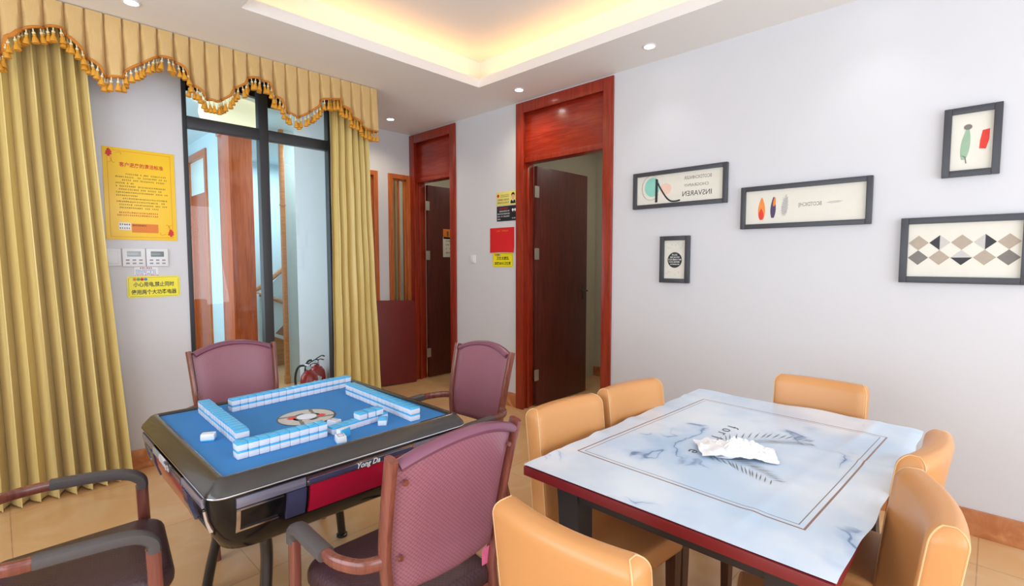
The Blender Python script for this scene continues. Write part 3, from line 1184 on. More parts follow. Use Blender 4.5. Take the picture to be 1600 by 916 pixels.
scribble(b, -.135, .10, -0.141, 0.011, -0.004, rng, 0.9)
obj('warning_lettering', b, 'ink_red', po)
b = bm_new()
box(b, -0.06, 0.09, -0.0045, -0.004, -0.255, -0.195)
obj('orange_panel', b, 'ink_orange', po)
b = bm_new()
box(b, -0.13, -0.065, -0.0047, -0.004, -0.240, -0.190, 0.0003)
obj('white_patch', b, 'ink_white', po)
b = bm_new()
scribble(b, -.125, -.07, -0.203, 0.012, -0.0047, rng, 1)
scribble(b, -.125, -.07, -0.228, 0.012, -0.0047, rng, 1)
scribble(b, -.055, .02, -0.207, 0.010, -0.0047, rng, 1)
obj('phone_lettering', b, 'ink_black', po)
for sx, cx_, cz_ in ((1, -0.165, 0.265), (-1, 0.165, -0.255)):
    b = bm_new()
    for k, (pa, pl) in enumerate(((95, 1.25), (150, .8), (40, .8), (205, .9), (-30, .75), (265, 1.0))):
        a = R(pa)
        pts = []
        for j in range(14):
            t = 2 * PI * j / 14
            ex, ez = 0.014 * pl * math.cos(t) + 0.010 * pl, 0.0085 * pl * math.sin(t)
            pts.append((cx_ + ex * math.cos(a) - ez * math.sin(a), cz_ + ex * math.sin(a) + ez * math.cos(a)))
        prism(b, pts, -0.0048 - 0.0001 * k, -0.004)
    for (q0, q1, q2) in (((0.01, -0.02), (0.012, -0.05), (-0.005, -0.06)), ((0.03, 0.005), (0.06, 0.012), (0.065, -0.005)), ((0.005, -.035), (0.02, -.06), (0.03, -.055))):
        tube(b, [(cx_ + sx * q0[0], -0.0045, cz_ + sx * q0[1]), (cx_ + sx * q1[0], -0.0045, cz_ + sx * q1[1]), (cx_ + sx * q2[0], -0.0045, cz_ + sx * q2[1])], 0.002, 0.0006, seg=6)
    obj('corner_flower', b, 'ink_red', po)


def control(name, label, x, lcdm):
    r = thing(name, label, 'thermostat', (x, YF, 1.475), 0, 'wall thermostats')
    b = bm_new()
    box(b, -0.064, 0.064, -0.016, -0.001, -0.062, 0.062, 0.005)
    obj('housing', b, 'white_plastic', r)
    b = bm_new()
    box(b, -0.038, 0.038, -0.0175, -0.015, 0.006, 0.042, 0.002)
    obj('display', b, lcdm, r)
    for bx in (-0.036, 0.0, 0.036):
        for bz in (-0.018, -0.040):
            b = bm_new()
            box(b, bx - 0.010, bx + 0.010, -0.018, -0.015, bz - 0.005, bz + 0.005, 0.002)
            obj('button', b, 'grey_plastic', r)


control('thermostat', 'white wall thermostat with light display, left of the pair', 0.668, 'lcd')
control('thermostat', 'white wall thermostat with dark display, right of the pair', 0.800, 'lcd_dark')
r = thing('wall_plate', 'blank white wall plate beside the left thermostat', 'wall plate', (0.540, YF, 1.475))
b = bm_new()
box(b, -0.058, 0.058, -0.010, -0.001, -0.058, 0.058, 0.004)
pl_ = obj('plate', b, 'white_plastic', r)
b = bm_new()
box(b, -0.042, 0.042, -0.012, -0.009, -0.042, 0.042, 0.003)
obj('cover', b, 'white_plastic', r)
r = thing('sticker', 'small sticker of red and blue print under the two thermostats', 'sticker', (0.735, YF, 1.378))
b = bm_new()
box(b, -0.068, 0.068, -0.0025, -0.001, -0.033, 0.033)
obj('sheet', b, 'white_plastic', r)
b = bm_new()
scribble(b, -.035, .035, 0.023, 0.012, -0.0025, rng, 1)
obj('red_lettering', b, 'ink_red', r)
b = bm_new()
scribble(b, -.065, .065, -0.026, 0.009, -0.0025, rng, .9)
obj('red_lettering', b, 'ink_red', r)
b = bm_new()
for k in range(3):
    scribble(b, -.06, .06, 0.009 - 0.012 * k, 0.009, -0.0025, rng, .95)
obj('blue_lettering', b, 'ink_blue', r)


def yellow_sign(name, label, loc, rot, wd, ht, l1, l2, s1, s2, w1, w2):
    r = thing(name, label, 'sign', loc, rot)
    b = bm_new()
    hw, hh, n = wd / 2, ht / 2, 0.012
    prism(b, [(-hw + n, -hh), (hw - n, -hh), (hw - n * .4, -hh + n * .4), (hw, -hh + n), (hw, hh - n), (hw - n * .4, hh - n * .4), (hw - n, hh), (-hw + n, hh), (-hw + n * .4, hh - n * .4), (-hw, hh - n), (-hw, -hh + n), (-hw + n * .4, -hh + n * .4)], -0.004, -0.001)
    obj('plate', b, 'sign_yellow', r)
    b = bm_new()
    for q in ((-hw + .014, hw - .014, hh - .009, hh - .0075), (-hw + .014, hw - .014, -hh + .0075, -hh + .009), (-hw + .0075, -hw + .009, -hh + .014, hh - .014), (hw - .009, hw - .0075, -hh + .014, hh - .014)):
        box(b, q[0], q[1], -0.0045, -0.004, q[2], q[3])
    obj('border_line', b, 'ink_olive', r)
    text('top_lettering', l1, s1, 'ink_black', r, 0.0, ht * 0.10, -0.0042, bold=0.0006, width=w1)
    text('bottom_lettering', l2, s2, 'ink_black', r, 0.0, -ht * 0.26, -0.0042, bold=0.0006, width=w2)
    for k, mt in enumerate(('ink_orange', 'ink_green', 'ink_red', 'ink_blue')):
        b = bm_new()
        lathe(b, [(0.001, 0.0), (0.0105, 0.0), (0.0105, 0.0008), (0.001, 0.0008)], seg=14)
        for v in b.verts:
            v.co = Vector((v.co.x * ht / 0.15 + (-hw * 0.72 + k * 0.021 * ht / .15), -0.004 - v.co.z, v.co.y * ht / .15 + hh - 0.022 * ht / .15))
        obj('dot', b, mt, r)
    return r


yellow_sign('sign', 'yellow sign with black writing below the two thermostats', (0.776, YF, 1.272), 0, 0.305, 0.148, '小心用电,禁止同时', '使用两个大功率电器', 0.036, 0.036, 0.235, 0.262)

# ================================================================== notices on the picture wall (facing -X)
QR = -PI / 2
yellow_sign('sign', 'small yellow sign with black writing under the red paper', (XR, 3.546, 1.462), QR, 0.285, 0.142, '卫生太脏乱', '加收200元卫生费', 0.036, 0.034, 0.18, 0.225)
b = bm_new()


def rp(u, v):
    return (-0.17 + 0.34 * u, -0.003 - 0.010 * max(0, 0.25 - v) * 4 * (0.3 + u * .7) - 0.004 * math.sin(PI * u) * (1 - v), -0.125 + 0.25 * v + 0.006 * math.sin(PI * u) * (1 - v))


grid(b, 16, 12, rp, 0.001)
rpo = obj('paper_sheet', b, 'red_paper')
rpo.location = (XR, 3.556, 1.658)
rpo.rotation_euler = (0, 0, QR)
tag(rpo, 'blank red paper stuck between the black card and small yellow sign', 'paper')
b = bm_new()
scribble(b, -0.07, -0.03, 0.092, 0.016, -0.0045, rng, 1)
scribble(b, 0.0, 0.09, 0.092, 0.016, -0.0045, rng, 1)
obj('lettering', b, 'ink_orange', rpo)

r = thing('name_card', 'pale yellow card with a small portrait beside the near red doorway', 'card', (XR, 3.498, 2.068), QR)
b = bm_new()
box(b, -0.135, 0.132, -0.003, -0.001, -0.068, 0.068, 0.0006)
obj('sheet', b, 'card_yellow', r)
b = bm_new()
scribble(b, -.075, .045, 0.034, 0.010, -0.003, rng, 1)
scribble(b, -.075, .045, 0.018, 0.010, -0.003, rng, 1)
scribble(b, -.115, .045, -0.012, 0.020, -0.003, rng, 1, 0.016)
scribble(b, -.115, .045, -0.040, 0.020, -0.003, rng, 1, 0.016)
obj('lettering', b, 'ink_brown', r)
b = bm_new()
lathe(b, [(0.001, 0), (0.016, 0), (0.016, 0.0006), (0.001, 0.0006)], seg=16)
for v in b.verts:
    v.co = Vector((v.co.x - 0.11, -0.003 - v.co.z, v.co.y + 0.03))
obj('emblem', b, 'ink_red', r)
b = bm_new()
pts = [(0.096 + 0.021 * math.cos(2 * PI * k / 16), 0.012 + 0.029 * math.sin(2 * PI * k / 16)) for k in range(16)]
prism(b, pts, -0.0036, -0.003)
obj('portrait_face', b, 'skin_print', r)
b = bm_new()
prism(b, [(0.074, 0.014), (0.073, 0.034), (0.084, 0.048), (0.10, 0.052), (0.115, 0.044), (0.12, 0.028), (0.118, 0.014), (0.113, 0.028), (0.10, 0.032), (0.082, 0.030)], -0.0040, -0.0034)
prism(b, [(0.062, -0.055), (0.066, -0.028), (0.085, -0.018), (0.096, -0.036), (0.107, -0.018), (0.126, -0.028), (0.130, -0.055)], -0.0040, -0.0034)
obj('portrait_hair_and_jacket', b, 'ink_black', r)
b = bm_new()
prism(b, [(0.085, -0.018), (0.107, -0.018), (0.096, -0.038)], -0.0044, -0.0038)
obj('portrait_collar', b, 'ink_white', r)

r = thing('notice_card', 'black card with white and red print under the portrait card', 'card', (XR, 3.490, 1.920), QR)
b = bm_new()
box(b, -0.138, 0.135, -0.003, -0.001, -0.074, 0.074, 0.0006)
obj('sheet', b, 'card_black', r)
b = bm_new()
scribble(b, -.10, .03, 0.050, 0.020, -0.003, rng, 1, 0.018)
obj('red_lettering', b, 'ink_red', r)
b = bm_new()
for k, (a0, a1) in enumerate(((-.10, .045), (-.125, .045), (-.125, .045), (-.125, -.09))):
    scribble(b, a0, a1, 0.024 - 0.026 * k, 0.014, -0.003, rng, .95)
scribble(b, .075, .125, -0.05, 0.012, -0.003, rng, 1)
for cx_ in (0.085, 0.115):
    prism(b, [(cx_ - 0.015, 0.032), (cx_, 0.046), (cx_ + 0.015, 0.032), (cx_, 0.012)], -0.0036, -0.003)
obj('white_lettering', b, 'ink_white', r)

r = thing('light_switch', 'white light switch on the wall between the two red doorways', 'light switch', (XR, 3.99, 1.472), QR)
b = bm_new()
box(b, -0.043, 0.043, -0.010, -0.001, -0.043, 0.043, 0.004)
obj('plate', b, 'white_plastic', r)
b = bm_new()
box(b, -0.026, 0.026, -0.014, -0.009, -0.032, 0.032, 0.003)
obj('rocker', b, 'white_plastic', r)

# notices on the far door leaf (face looks to -Y)
ly = D2[1] - 0.075 - 0.045
r = thing('door_sign', 'small orange sign on the far dark door, above the white paper', 'sign', (4.09, ly, 1.79))
b = bm_new()
box(b, -0.16, 0.16, -0.003, -0.0005, -0.062, 0.062, 0.0006)
obj('plate', b, 'ink_orange', r)
b = bm_new()
prism(b, [(-0.10, -0.03), (-0.08, -0.03), (-0.075, 0.035), (-0.105, 0.035)], -0.0036, -0.003)
prism(b, [(-0.045, -0.03), (-0.025, -0.03), (-0.015, 0.035), (-0.055, 0.035)], -0.0036, -0.003)
obj('pictogram', b, 'ink_brown', r)
r = thing('door_notice', 'white paper notice on the far dark door under the orange sign', 'paper', (4.09, ly, 1.625))
b = bm_new()
box(b, -0.165, 0.15, -0.003, -0.0005, -0.125, 0.125, 0.0006)
obj('sheet', b, 'paper', r)
b = bm_new()
for k in range(4):
    scribble(b, -.12, .12, 0.08 - 0.05 * k, 0.02, -0.003, rng, .9)
obj('lettering', b, 'ink_brown', r)


# ================================================================== framed pictures
def frame(label, y0, y1, z0, z1, fw=0.03):
    """y0>y1: left and right edge as seen; returns (root, half width, half height)"""
    wd, ht = y0 - y1, z1 - z0
    r = thing('picture_frame', label, 'picture', (XR, (y0 + y1) / 2, (z0 + z1) / 2), QR, 'framed pictures on the white wall')
    hw, hh = wd / 2, ht / 2
    b = bm_new()
    for q in ((-hw, -hw + fw, -hh, hh), (hw - fw, hw, -hh, hh), (-hw + fw, hw - fw, hh - fw, hh), (-hw + fw, hw - fw, -hh, -hh + fw)):
        box(b, q[0], q[1], -0.032, -0.002, q[2], q[3], 0.003)
    obj('frame', b, 'frame', r)
    b = bm_new()
    box(b, -hw + fw * .9, hw - fw * .9, -0.014, -0.004, -hh + fw * .9, hh - fw * .9)
    p = obj('print', b, 'paper', r, smooth=False)
    return r, p, hw - fw, hh - fw


YP = -0.0142


def flat(name, pts, mat, par, d=0.0):
    b = bm_new()
    prism(b, pts, YP - 0.0006 - d, YP - d)
    return obj(name, b, mat, par, smooth=False)


def ell(cx, cz, rx, rz, n=28, a=0.0):
    out = []
    for k in range(n):
        t = 2 * PI * k / n
        x, z = rx * math.cos(t), rz * math.sin(t)
        out.append((cx + x * math.cos(a) - z * math.sin(a), cz + x * math.sin(a) + z * math.cos(a)))
    return out


def feather(cx, cz, h, wd, lean=0.0, n=10, notch=0.0):
    L, Rr = [], []
    for k in range(n + 1):
        t = k / n
        prof = math.sin(PI * min(1, t * 0.9 + 0.08)) ** 0.7 * (1 - 0.35 * t)
        x = cx + lean * (t - 0.5) * h
        L.append((x - wd * prof * (1 + notch * (k % 2)), cz + h * (t - 0.5)))
        Rr.append((x + wd * prof * (1 + notch * ((k + 1) % 2)), cz + h * (t - 0.5)))
    return L + Rr[::-1]


# 1: letter K on mint and peach circles with mirrored lettering
r, p, hw, hh = frame('long framed print of a black letter on mint and peach circles', 2.071, 1.346, 1.853, 2.129)
flat('mint_circle', ell(-0.205, 0.022, 0.062, 0.072), 'mint', p)
flat('peach_circle', ell(-0.095, 0.0, 0.045, 0.042), 'peach', p)
b = bm_new()
prism(b, [(-0.180, -0.095), (-0.160, -0.095), (-0.158, 0.075), (-0.178, 0.085)], YP - 0.0016, YP - 0.0008)
tube(b, [(-0.158, 0.05, 0), (-0.15, 0.03, 0), (-0.10, -0.05, 0), (-0.06, -0.09, 0), (-0.02, -0.098, 0), (0.02, -0.092, 0)], 0.006, 0.0006, seg=6)
for v in b.verts:
    if abs(v.co.z) < 0.002 and abs(v.co.y) > 0 and v.co.y > YP + 0.0005 or v.co.y < YP - 0.003:
        v.co = Vector((v.co.x, YP - 0.001 + v.co.z, v.co.y))
obj('letter', b, 'art_black', p)
b = bm_new()
pr = ell(-0.215, 0.018, 0.075, 0.092, 40)
for i in range(30):
    a0, a1 = pr[(i + 6) % 40], pr[(i + 7) % 40]
    tube(b, [(a0[0], YP - 0.001, a0[1]), (a1[0], YP - 0.001, a1[1])], 0.0016, 0.0005, seg=6, smooth=False)
obj('ring_line', b, 'art_black', p)
text('lettering', 'BCOTDICHINGER', 0.034, 'art_grey', p, 0.15, 0.062, YP, mirror=True, width=0.20)
text('lettering', 'CHOGRAPHY', 0.030, 'art_grey', p, 0.14, 0.008, YP, mirror=True, width=0.18)
text('lettering', 'INSVAREN', 0.052, 'art_black', p, 0.145, -0.052, YP, mirror=True, width=0.215)

# 2: three feathers
r, p, hw, hh = frame('longest framed print of three feathers, orange, violet and grey', 1.251, 0.524, 1.664, 1.941)
flat('orange_feather', feather(-0.235, -0.01, 0.145, 0.026), 'art_orange', p)
flat('red_feather_centre', feather(-0.237, -0.045, 0.07, 0.018), 'art_red', p, 0.0007)
flat('violet_feather', feather(-0.165, -0.005, 0.135, 0.019, 0.03), 'art_purple', p)
flat('yellow_feather_edge', feather(-0.158, 0.032, 0.06, 0.009, 0.1), 'ink_orange', p, 0.0007)
flat('grey_feather', feather(-0.095, 0.005, 0.135, 0.019, 0.08, 12, 0.25), 'art_greylight', p)
b = bm_new()
for k in range(8):
    z = -0.05 + k * 0.013
    tube(b, [(-0.098 + 0.08 * z, YP - 0.0008, z), (-0.082 + 0.08 * z, YP - 0.0008, z + 0.012)], 0.0014, 0.0004, seg=5, smooth=False)
    tube(b, [(-0.098 + 0.08 * z, YP - 0.0008, z), (-0.114 + 0.08 * z, YP - 0.0008, z + 0.012)], 0.0012, 0.0004, seg=5, smooth=False)
obj('feather_line', b, 'art_black', p)
text('lettering', 'BCOTDICHIJ', 0.034, 'art_grey', p, 0.045, 0.0, YP, mirror=True, width=0.125)
flat('small_feather', [(0.13, 0.002), (0.155, 0.010), (0.19, 0.012), (0.22, 0.008), (0.20, -0.002), (0.16, -0.004)], 'art_greylight', p)

# 3: black round seal
r, p, hw, hh = frame('small upright framed print of a black lettered disc beside the doorway', 1.835, 1.605, 1.288, 1.636, 0.032)
flat('black_disc', ell(0, -0.004, 0.056, 0.058), 'art_black', p)
b = bm_new()
for k, (a0, a1, hgt) in enumerate(((-.022, .022, .014), (-.036, .036, .012), (-.048, .048, .014), (-.044, .044, .012), (-.034, .034, .010))):
    scribble(b, a0, a1, 0.034 - 0.0175 * k, hgt, YP - 0.0008, rng, 1, hgt * .8)
obj('lettering', b, 'ink_white', p)
b = bm_new()
for k in range(26):
    x, z = rng.uniform(-.07, .07), rng.choice((-1, 1)) * rng.uniform(.075, .125)
    prism(b, ell(x, z, .0018, .0018, 6), YP - .0006, YP)
obj('speckle', b, 'art_grey', p)

# 4: sage and red brush marks
r, p, hw, hh = frame('small upright framed print of a sage and a red feather, highest on the wall', 0.228, 0.005, 1.889, 2.242, 0.032)
flat('sage_feather', feather(-0.022, -0.005, 0.17, 0.021, 0.08, 9), 'art_sage', p)
flat('dark_feather_tip', ell(-0.016, 0.075, 0.016, 0.014), 'art_grey', p, 0.0007)
flat('dark_feather_base', [(-0.04, -0.065), (-0.02, -0.075), (-0.015, -0.11), (-0.019, -0.11), (-0.024, -0.08)], 'art_grey', p, 0.0007)
flat('red_feather', [(0.030, -0.04), (0.055, -0.045), (0.066, 0.0), (0.067, 0.055), (0.040, 0.05), (0.032, 0.0)], 'art_red', p)

# 5: diamonds
r, p, hw, hh = frame('long framed print of grey and taupe diamonds at the right edge of view', 0.387, -0.125, 1.332, 1.686, 0.034)
sx_ = 0.0885
for row in range(2):
    for k in range(5):
        cx_ = (k - 2) * sx_
        cz_ = 0.040 - 0.080 * row
        ww, hz = sx_ * 0.49, 0.040
        T, Bt, L_, R_ = (cx_, cz_ + hz), (cx_, cz_ - hz), (cx_ - ww, cz_), (cx_ + ww, cz_)
        if (row, k) in ((0, 1), (0, 3)):
            flat('half_diamond', [T, L_, Bt], 'art_black' if k == 1 else 'art_greylight', p)
            flat('half_diamond', [T, Bt, R_], 'art_greylight' if k == 1 else 'art_black', p)
        elif (row, k) == (1, 2):
            flat('half_diamond', [T, L_, R_], 'art_greylight', p)
            flat('half_diamond', [L_, Bt, R_], 'art_black', p)
        else:
            mt = ['art_taupe', 0, 'art_taupe', 0, 'art_taupe'][k] if row == 0 else ['art_grey', 'art_taupe', 0, 'art_taupe', 'art_grey'][k]
            flat('diamond', [T, L_, Bt, R_], mt, p)

# ================================================================== mahjong table
TX, TY, TZ = 0.90, 2.11, 0.785
mj = thing('mahjong_table', 'black automatic mahjong table with blue felt top and crimson side panels', 'table', (TX, TY, 0))


def rrect(hx, hy, rad, z, n=6):
    out = []
    for (sx, sy, a0) in ((1, 1, 0), (-1, 1, 90), (-1, -1, 180), (1, -1, 270)):
        for k in range(n + 1):
            a = R(a0 + 90 * k / n)
            out.append((sx * (hx - rad) + rad * math.cos(a), sy * (hy - rad) + rad * math.sin(a), z))
    return out


b = bm_new()
loft(b, [rrect(0.44, 0.44, 0.012, TZ - 0.02), rrect(0.44, 0.44, 0.012, TZ)])
obj('felt_top', b, 'felt', mj)
b = bm_new()
loft(b, [rrect(h, h, rd, z) for (h, rd, z) in ((0.438, 0.012, TZ - 0.015), (0.438, 0.012, TZ + 0.004), (0.446, 0.016, TZ + 0.010), (0.458, 0.02, TZ + 0.010), (0.468, 0.026, TZ + 0.004), (0.480, 0.034, TZ - 0.010), (0.494, 0.045, TZ - 0.026), (0.498, 0.05, TZ - 0.034))], cap=False)
obj('rim', b, 'rim_black', mj)
b = bm_new()
loft(b, [rrect(h, h, rd, z) for (h, rd, z) in ((0.33, 0.05, 0.508), (0.40, 0.06, 0.520), (0.440, 0.07, 0.545), (0.468, 0.075, 0.60), (0.486, 0.07, 0.66), (0.494, 0.06, 0.72), (0.492, 0.05, 0.745), (0.44, 0.03, 0.748))])
obj('body', b, 'gloss_black', mj)
b = bm_new()
tube(b, [Vector(p) for p in rrect(0.497, 0.497, 0.05, 0.747)] + [Vector(rrect(0.497, 0.497, 0.05, 0.747)[0])], 0.003, seg=6, smooth=False)
obj('trim_line', b, 'chrome', mj)


def fascia(z):
    """outward distance of the body side at height z (flat part)"""
    P = ((0.545, 0.44), (0.60, 0.468), (0.66, 0.486), (0.72, 0.494), (0.745, 0.492))
    for (z0, a), (z1, c_) in zip(P[:-1], P[1:]):
        if z0 <= z <= z1:
            return a + (c_ - a) * (z - z0) / (z1 - z0)
    return P[-1][1] if z > 0.74 else P[0][1]


def side_slab(b, u0, u1, z0, z1, th, lift=0.0, skew=0.0, n=6):
    """slab following the side's curve: local frame u along, d outward; built for the -Y side"""
    loops = []
    for k in range(n + 1):
        z = z0 + (z1 - z0) * k / n
        dd = fascia(z)
        uu0 = u0 + skew * (1 - k / n)
        uu1 = u1 - (skew * (1 - k / n) if skew else 0)
        loops.append([(uu0, -dd + 0.004, z), (uu1, -dd + 0.004, z), (uu1, -dd - th - lift, z), (uu0, -dd - th - lift, z)])
    loft(b, loops)


for si in range(4):
    rot = Matrix.Rotation(R(90 * si), 4, 'Z')

    def sput(nm, b_, mt, par=mj):
        bmesh.ops.transform(b_, matrix=rot, verts=b_.verts[:])
        return obj(nm, b_, mt, par)
    b = bm_new()
    side_slab(b, -0.20, 0.20, 0.605, 0.706, 0.008)
    dr = sput('drawer_panel', b, 'maroon_gloss')
    b = bm_new()
    side_slab(b, -0.212, 0.212, 0.706, 0.737, 0.010)
    ty_ = sput('drawer_tray', b, 'chrome')
    b = bm_new()
    side_slab(b, -0.205, 0.205, 0.711, 0.728, 0.0125, n=3)
    sput('tray_window', b, 'navy_tray', ty_)
    t = text('lettering', 'Yong Da', 0.027, 'ink_white', ty_, 0.01, 0.7195, -(fascia(0.72) + 0.0135), shear=0.35, bold=0.0004)
    t.data.transform(rot)
    for sg in (-1, 1):
        b = bm_new()
        u0, u1 = sorted((sg * 0.214, sg * 0.425))
        side_slab(b, u0, u1, 0.705, 0.735, 0.007)
        sput('silver_strip', b, 'silver')
        b = bm_new()
        u0, u1 = sorted((sg * 0.214, sg * 0.275))
        side_slab(b, u0, u1, 0.610, 0.703, 0.012)
        sput('button_block', b, 'navy_tray')
        b = bm_new()
        u0, u1 = sorted((sg * 0.285, sg * 0.425))
        side_slab(b, u0, u1, 0.694, 0.699, 0.006, n=2)
        side_slab(b, u0 + .012, u1 - .012, 0.622, 0.628, 0.006, n=2)
        side_slab(b, (u1 - .012) if sg > 0 else u0, u1 if sg > 0 else (u0 + .012), 0.622, 0.698, 0.006, n=3)
        sput('chrome_edge', b, 'chrome')
    if si == 3:
        b = bm_new()
        side_slab(b, -0.19, -0.10, 0.715, 0.735, 0.0145, n=2)
        sput('control_display', b, 'lcd')
        b = bm_new()
        side_slab(b, -0.09, -0.02, 0.712, 0.735, 0.0145, n=2)
        sput('control_buttons', b, 'white_plastic')
for (sx, sy) in ((-1, 1), (-1, -1), (1, -1), (1, 1)):
    b = bm_new()
    tube(b, [(sx * 0.26, sy * 0.26, 0.53), (sx * 0.265, sy * 0.265, 0.46), (sx * 0.262, sy * 0.262, 0.38), (sx * 0.275, sy * 0.275, 0.26), (sx * 0.30, sy * 0.30, 0.12), (sx * 0.315, sy * 0.315, 0.02)], 0.021, seg=12)
    lathe(b, [(0.001, 0), (0.028, 0), (0.028, 0.012), (0.012, 0.02), (0.001, 0.02)], sx * 0.315, sy * 0.315, 14)
    obj('leg', b, 'black_steel', mj)
# centre wheel printed on the felt
b = bm_new()
lathe(b, [(0.112, 0.0), (0.118, 0.0), (0.118, 0.0012), (0.112, 0.0012), (0.112, 0.0)], seg=40)
wc = Vector((0.0, -0.02, TZ))
wheel = obj('centre_wheel', b, 'card_black', mj, loc=wc)
b = bm_new()
lathe(b, [(0.058, 0.0), (0.111, 0.0), (0.111, 0.001), (0.058, 0.001), (0.058, 0.0)], seg=40)
obj('outer_ring', b, 'art_greylight', wheel)
b = bm_new()
lathe(b, [(0.001, 0.0), (0.040, 0.0), (0.040, 0.002), (0.001, 0.002)], seg=32)
obj('dice_window', b, 'tile_white', wheel)
b = bm_new()
lathe(b, [(0.0405, 0.0), (0.046, 0.0), (0.046, 0.0016), (0.0405, 0.0016), (0.0405, 0.0)], seg=32)
for k in range(4):
    a0 = R(90 * k + 20)
    prism(b, [(0.046 * math.cos(a0 + q), 0.046 * math.sin(a0 + q)) for q in (0, .25, .5)] + [(0.112 * math.cos(a0 + q), 0.112 * math.sin(a0 + q)) for q in (.75, .62)], 0.0008, 0.0016, 'XY')
obj('dark_spokes', b, 'art_grey', wheel)
for k in range(4):
    b = bm_new()
    a0 = R(90 * k + 45)
    prism(b, [((rr) * math.cos(a0 + q), (rr) * math.sin(a0 + q)) for rr, q in ((.046, 0), (.046, .55), (.066, .75), (.078, .45), (.066, .1))], 0.0008, 0.0018, 'XY')
    obj('wind_mark', b, 'art_red' if k % 2 else 'art_greylight', wheel)

# ================================================================== mahjong tiles
TW, TL, TH = 0.0349, 0.046, 0.0275
b = bm_new()
box(b, -TW / 2 + .0004, TW / 2 - .0004, -TL / 2 + .0004, TL / 2 - .0004, 0.0, TH * 0.76, 0.003)
box(b, -TW / 2 + .0006, TW / 2 - .0006, -TL / 2 + .0006, TL / 2 - .0006, TH * 0.30, TH * 0.765)
proto = obj('mahjong_tile', b, 'tile_white')
tbody = proto.data
b = bm_new()
box(b, -TW / 2 + .0004, TW / 2 - .0004, -TL / 2 + .0004, TL / 2 - .0004, TH * 0.74, TH, 0.0028)
pb = obj('back', b, 'tile_blue', proto)
tback = pb.data
bpy.data.objects.remove(pb)
bpy.data.objects.remove(proto)
for me_ in (tbody, tback):
    me_.name = 'mahjong_tile'
ORD = ['first', 'second', 'third', 'fourth', 'fifth', 'sixth', 'seventh', 'eighth', 'ninth', 'tenth', 'eleventh', 'twelfth', 'thirteenth', 'fourteenth', 'fifteenth', 'sixteenth', 'seventeenth']


def tile(loc, rot, label, group, face=None):
    o = bpy.data.objects.new('mahjong_tile', tbody)
    COL.objects.link(o)
    o.location = loc
    o.rotation_euler = rot if isinstance(rot, tuple) else (0, 0, rot)
    tag(o, label, 'mahjong tile', group)
    k = bpy.data.objects.new('back', tback)
    COL.objects.link(k)
    k.parent = o
    if face:
        b_ = bm_new()
        for q in ((-.010, .010, -.015, -.0135), (-.010, .010, .0135, .015), (-.010, -.0085, -.015, .015), (.0085, .010, -.015, .015)):
            box(b_, q[0], q[1], q[2], q[3], -0.0005, 0.0002)
        obj('engraving', b_, face, o)
    return o


Z0 = TZ + 0.0004
rng = random.Random(9)


def row(p0, p1, inward, n, layers, where, frm, group):
    """n stacks between two ends of the visible front edge; `inward` is the side of that edge the tiles lie on"""
    a, c_ = Vector(p0), Vector(p1)
    dr_ = (c_ - a).normalized()
    nrm = Vector((-dr_.y, dr_.x)) * inward
    ang = math.atan2(dr_.y, dr_.x)
    for lay in range(layers):
        for k in range(n):
            q = a + dr_ * (TW * (k + 0.5)) + nrm * (TL / 2 + rng.uniform(-.0006, .0006))
            if layers > 1 and lay == 1:
                q += nrm * rng.uniform(-.001, .001)
            lab = '%s blue-backed mahjong tile from %s in the %s layer of the %s row' % (ORD[k], frm, ('lower', 'upper')[lay], where)
            tile((q.x, q.y, Z0 + lay * (TH + 0.0003)), ang, lab, group)


row((0.700, 2.387), (1.297, 2.437), 1, 17, 2, 'far', 'the left', 'tiles of the far row')
row((1.191, 2.306), (1.171, 1.715), 1, 17, 2, 'right-hand', 'the far end', 'tiles of the right-hand row')
row((0.592, 2.485), (0.575, 1.926), 1, 16, 2, 'left-hand', 'the far end', 'tiles of the left-hand row')
row((0.536, 1.792), (0.852, 1.792), 1, 9, 2, 'near', 'the left', 'tiles of the near row')
GB = 'tiles of the broken end of the near row'
nx = 0.536 + TW * 9
for k in range(6):
    x = nx + 0.020 + TW * (k + 0.5)
    tile((x, 1.815 + 0.004 * k, Z0), R(3), '%s lower blue-backed tile right of the gap in the near row' % ORD[k], GB)
for k, (x, a) in enumerate(((1.005, 3), (1.046, 2), (1.083, 5))):
    tile((x, 1.824 + 0.004 * k, Z0 + TH + .0004), R(a), '%s upper blue-backed tile right of the gap in the near row' % ORD[k], GB)
tile((1.108, 1.838, Z0), R(12), 'blue-backed tile flat at the right end of the near row', GB)
tile((1.075, 1.772, Z0), R(-38), 'blue-backed tile turned askew in front of the near row\'s right end', GB)
tile((0.885, 1.757, Z0 + TW / 2), (R(90), R(90), R(18)), 'tile standing on its long edge showing its blue back, beside a face-up tile', GB)
tile((0.855, 1.700, Z0 + TH), (R(180), 0, R(-14)), 'white face-up tile lying nearest the table edge', GB, 'art_grey')
tile((0.925, 1.890, Z0 + TH), (R(180), 0, R(20)), 'white face-up tile lying behind the gap in the near row', GB, 'art_grey')
tile((0.525, 2.075, Z0 + TH), (R(180), 0, R(62)), 'white face-up tile alone outside the left-hand row', 'loose tiles', 'art_green' if 'art_green' in M else 'art_greylight')


# ================================================================== plum armchairs
def lerp(a, b_, t):
    return a + (b_ - a) * t


def post_x(z):
    return lerp(0.177, 0.207, (z - 0.44) / 0.24) if z < 0.68 else lerp(0.207, 0.220, (z - 0.68) / 0.27)


def post_y(z):
    if z < 0.62:
        return -0.204 + 0.004 * math.sin(PI * (z - 0.44) / 0.18)
    t = (z - 0.62) / 0.33
    return -0.202 - 0.067 * t ** 1.25


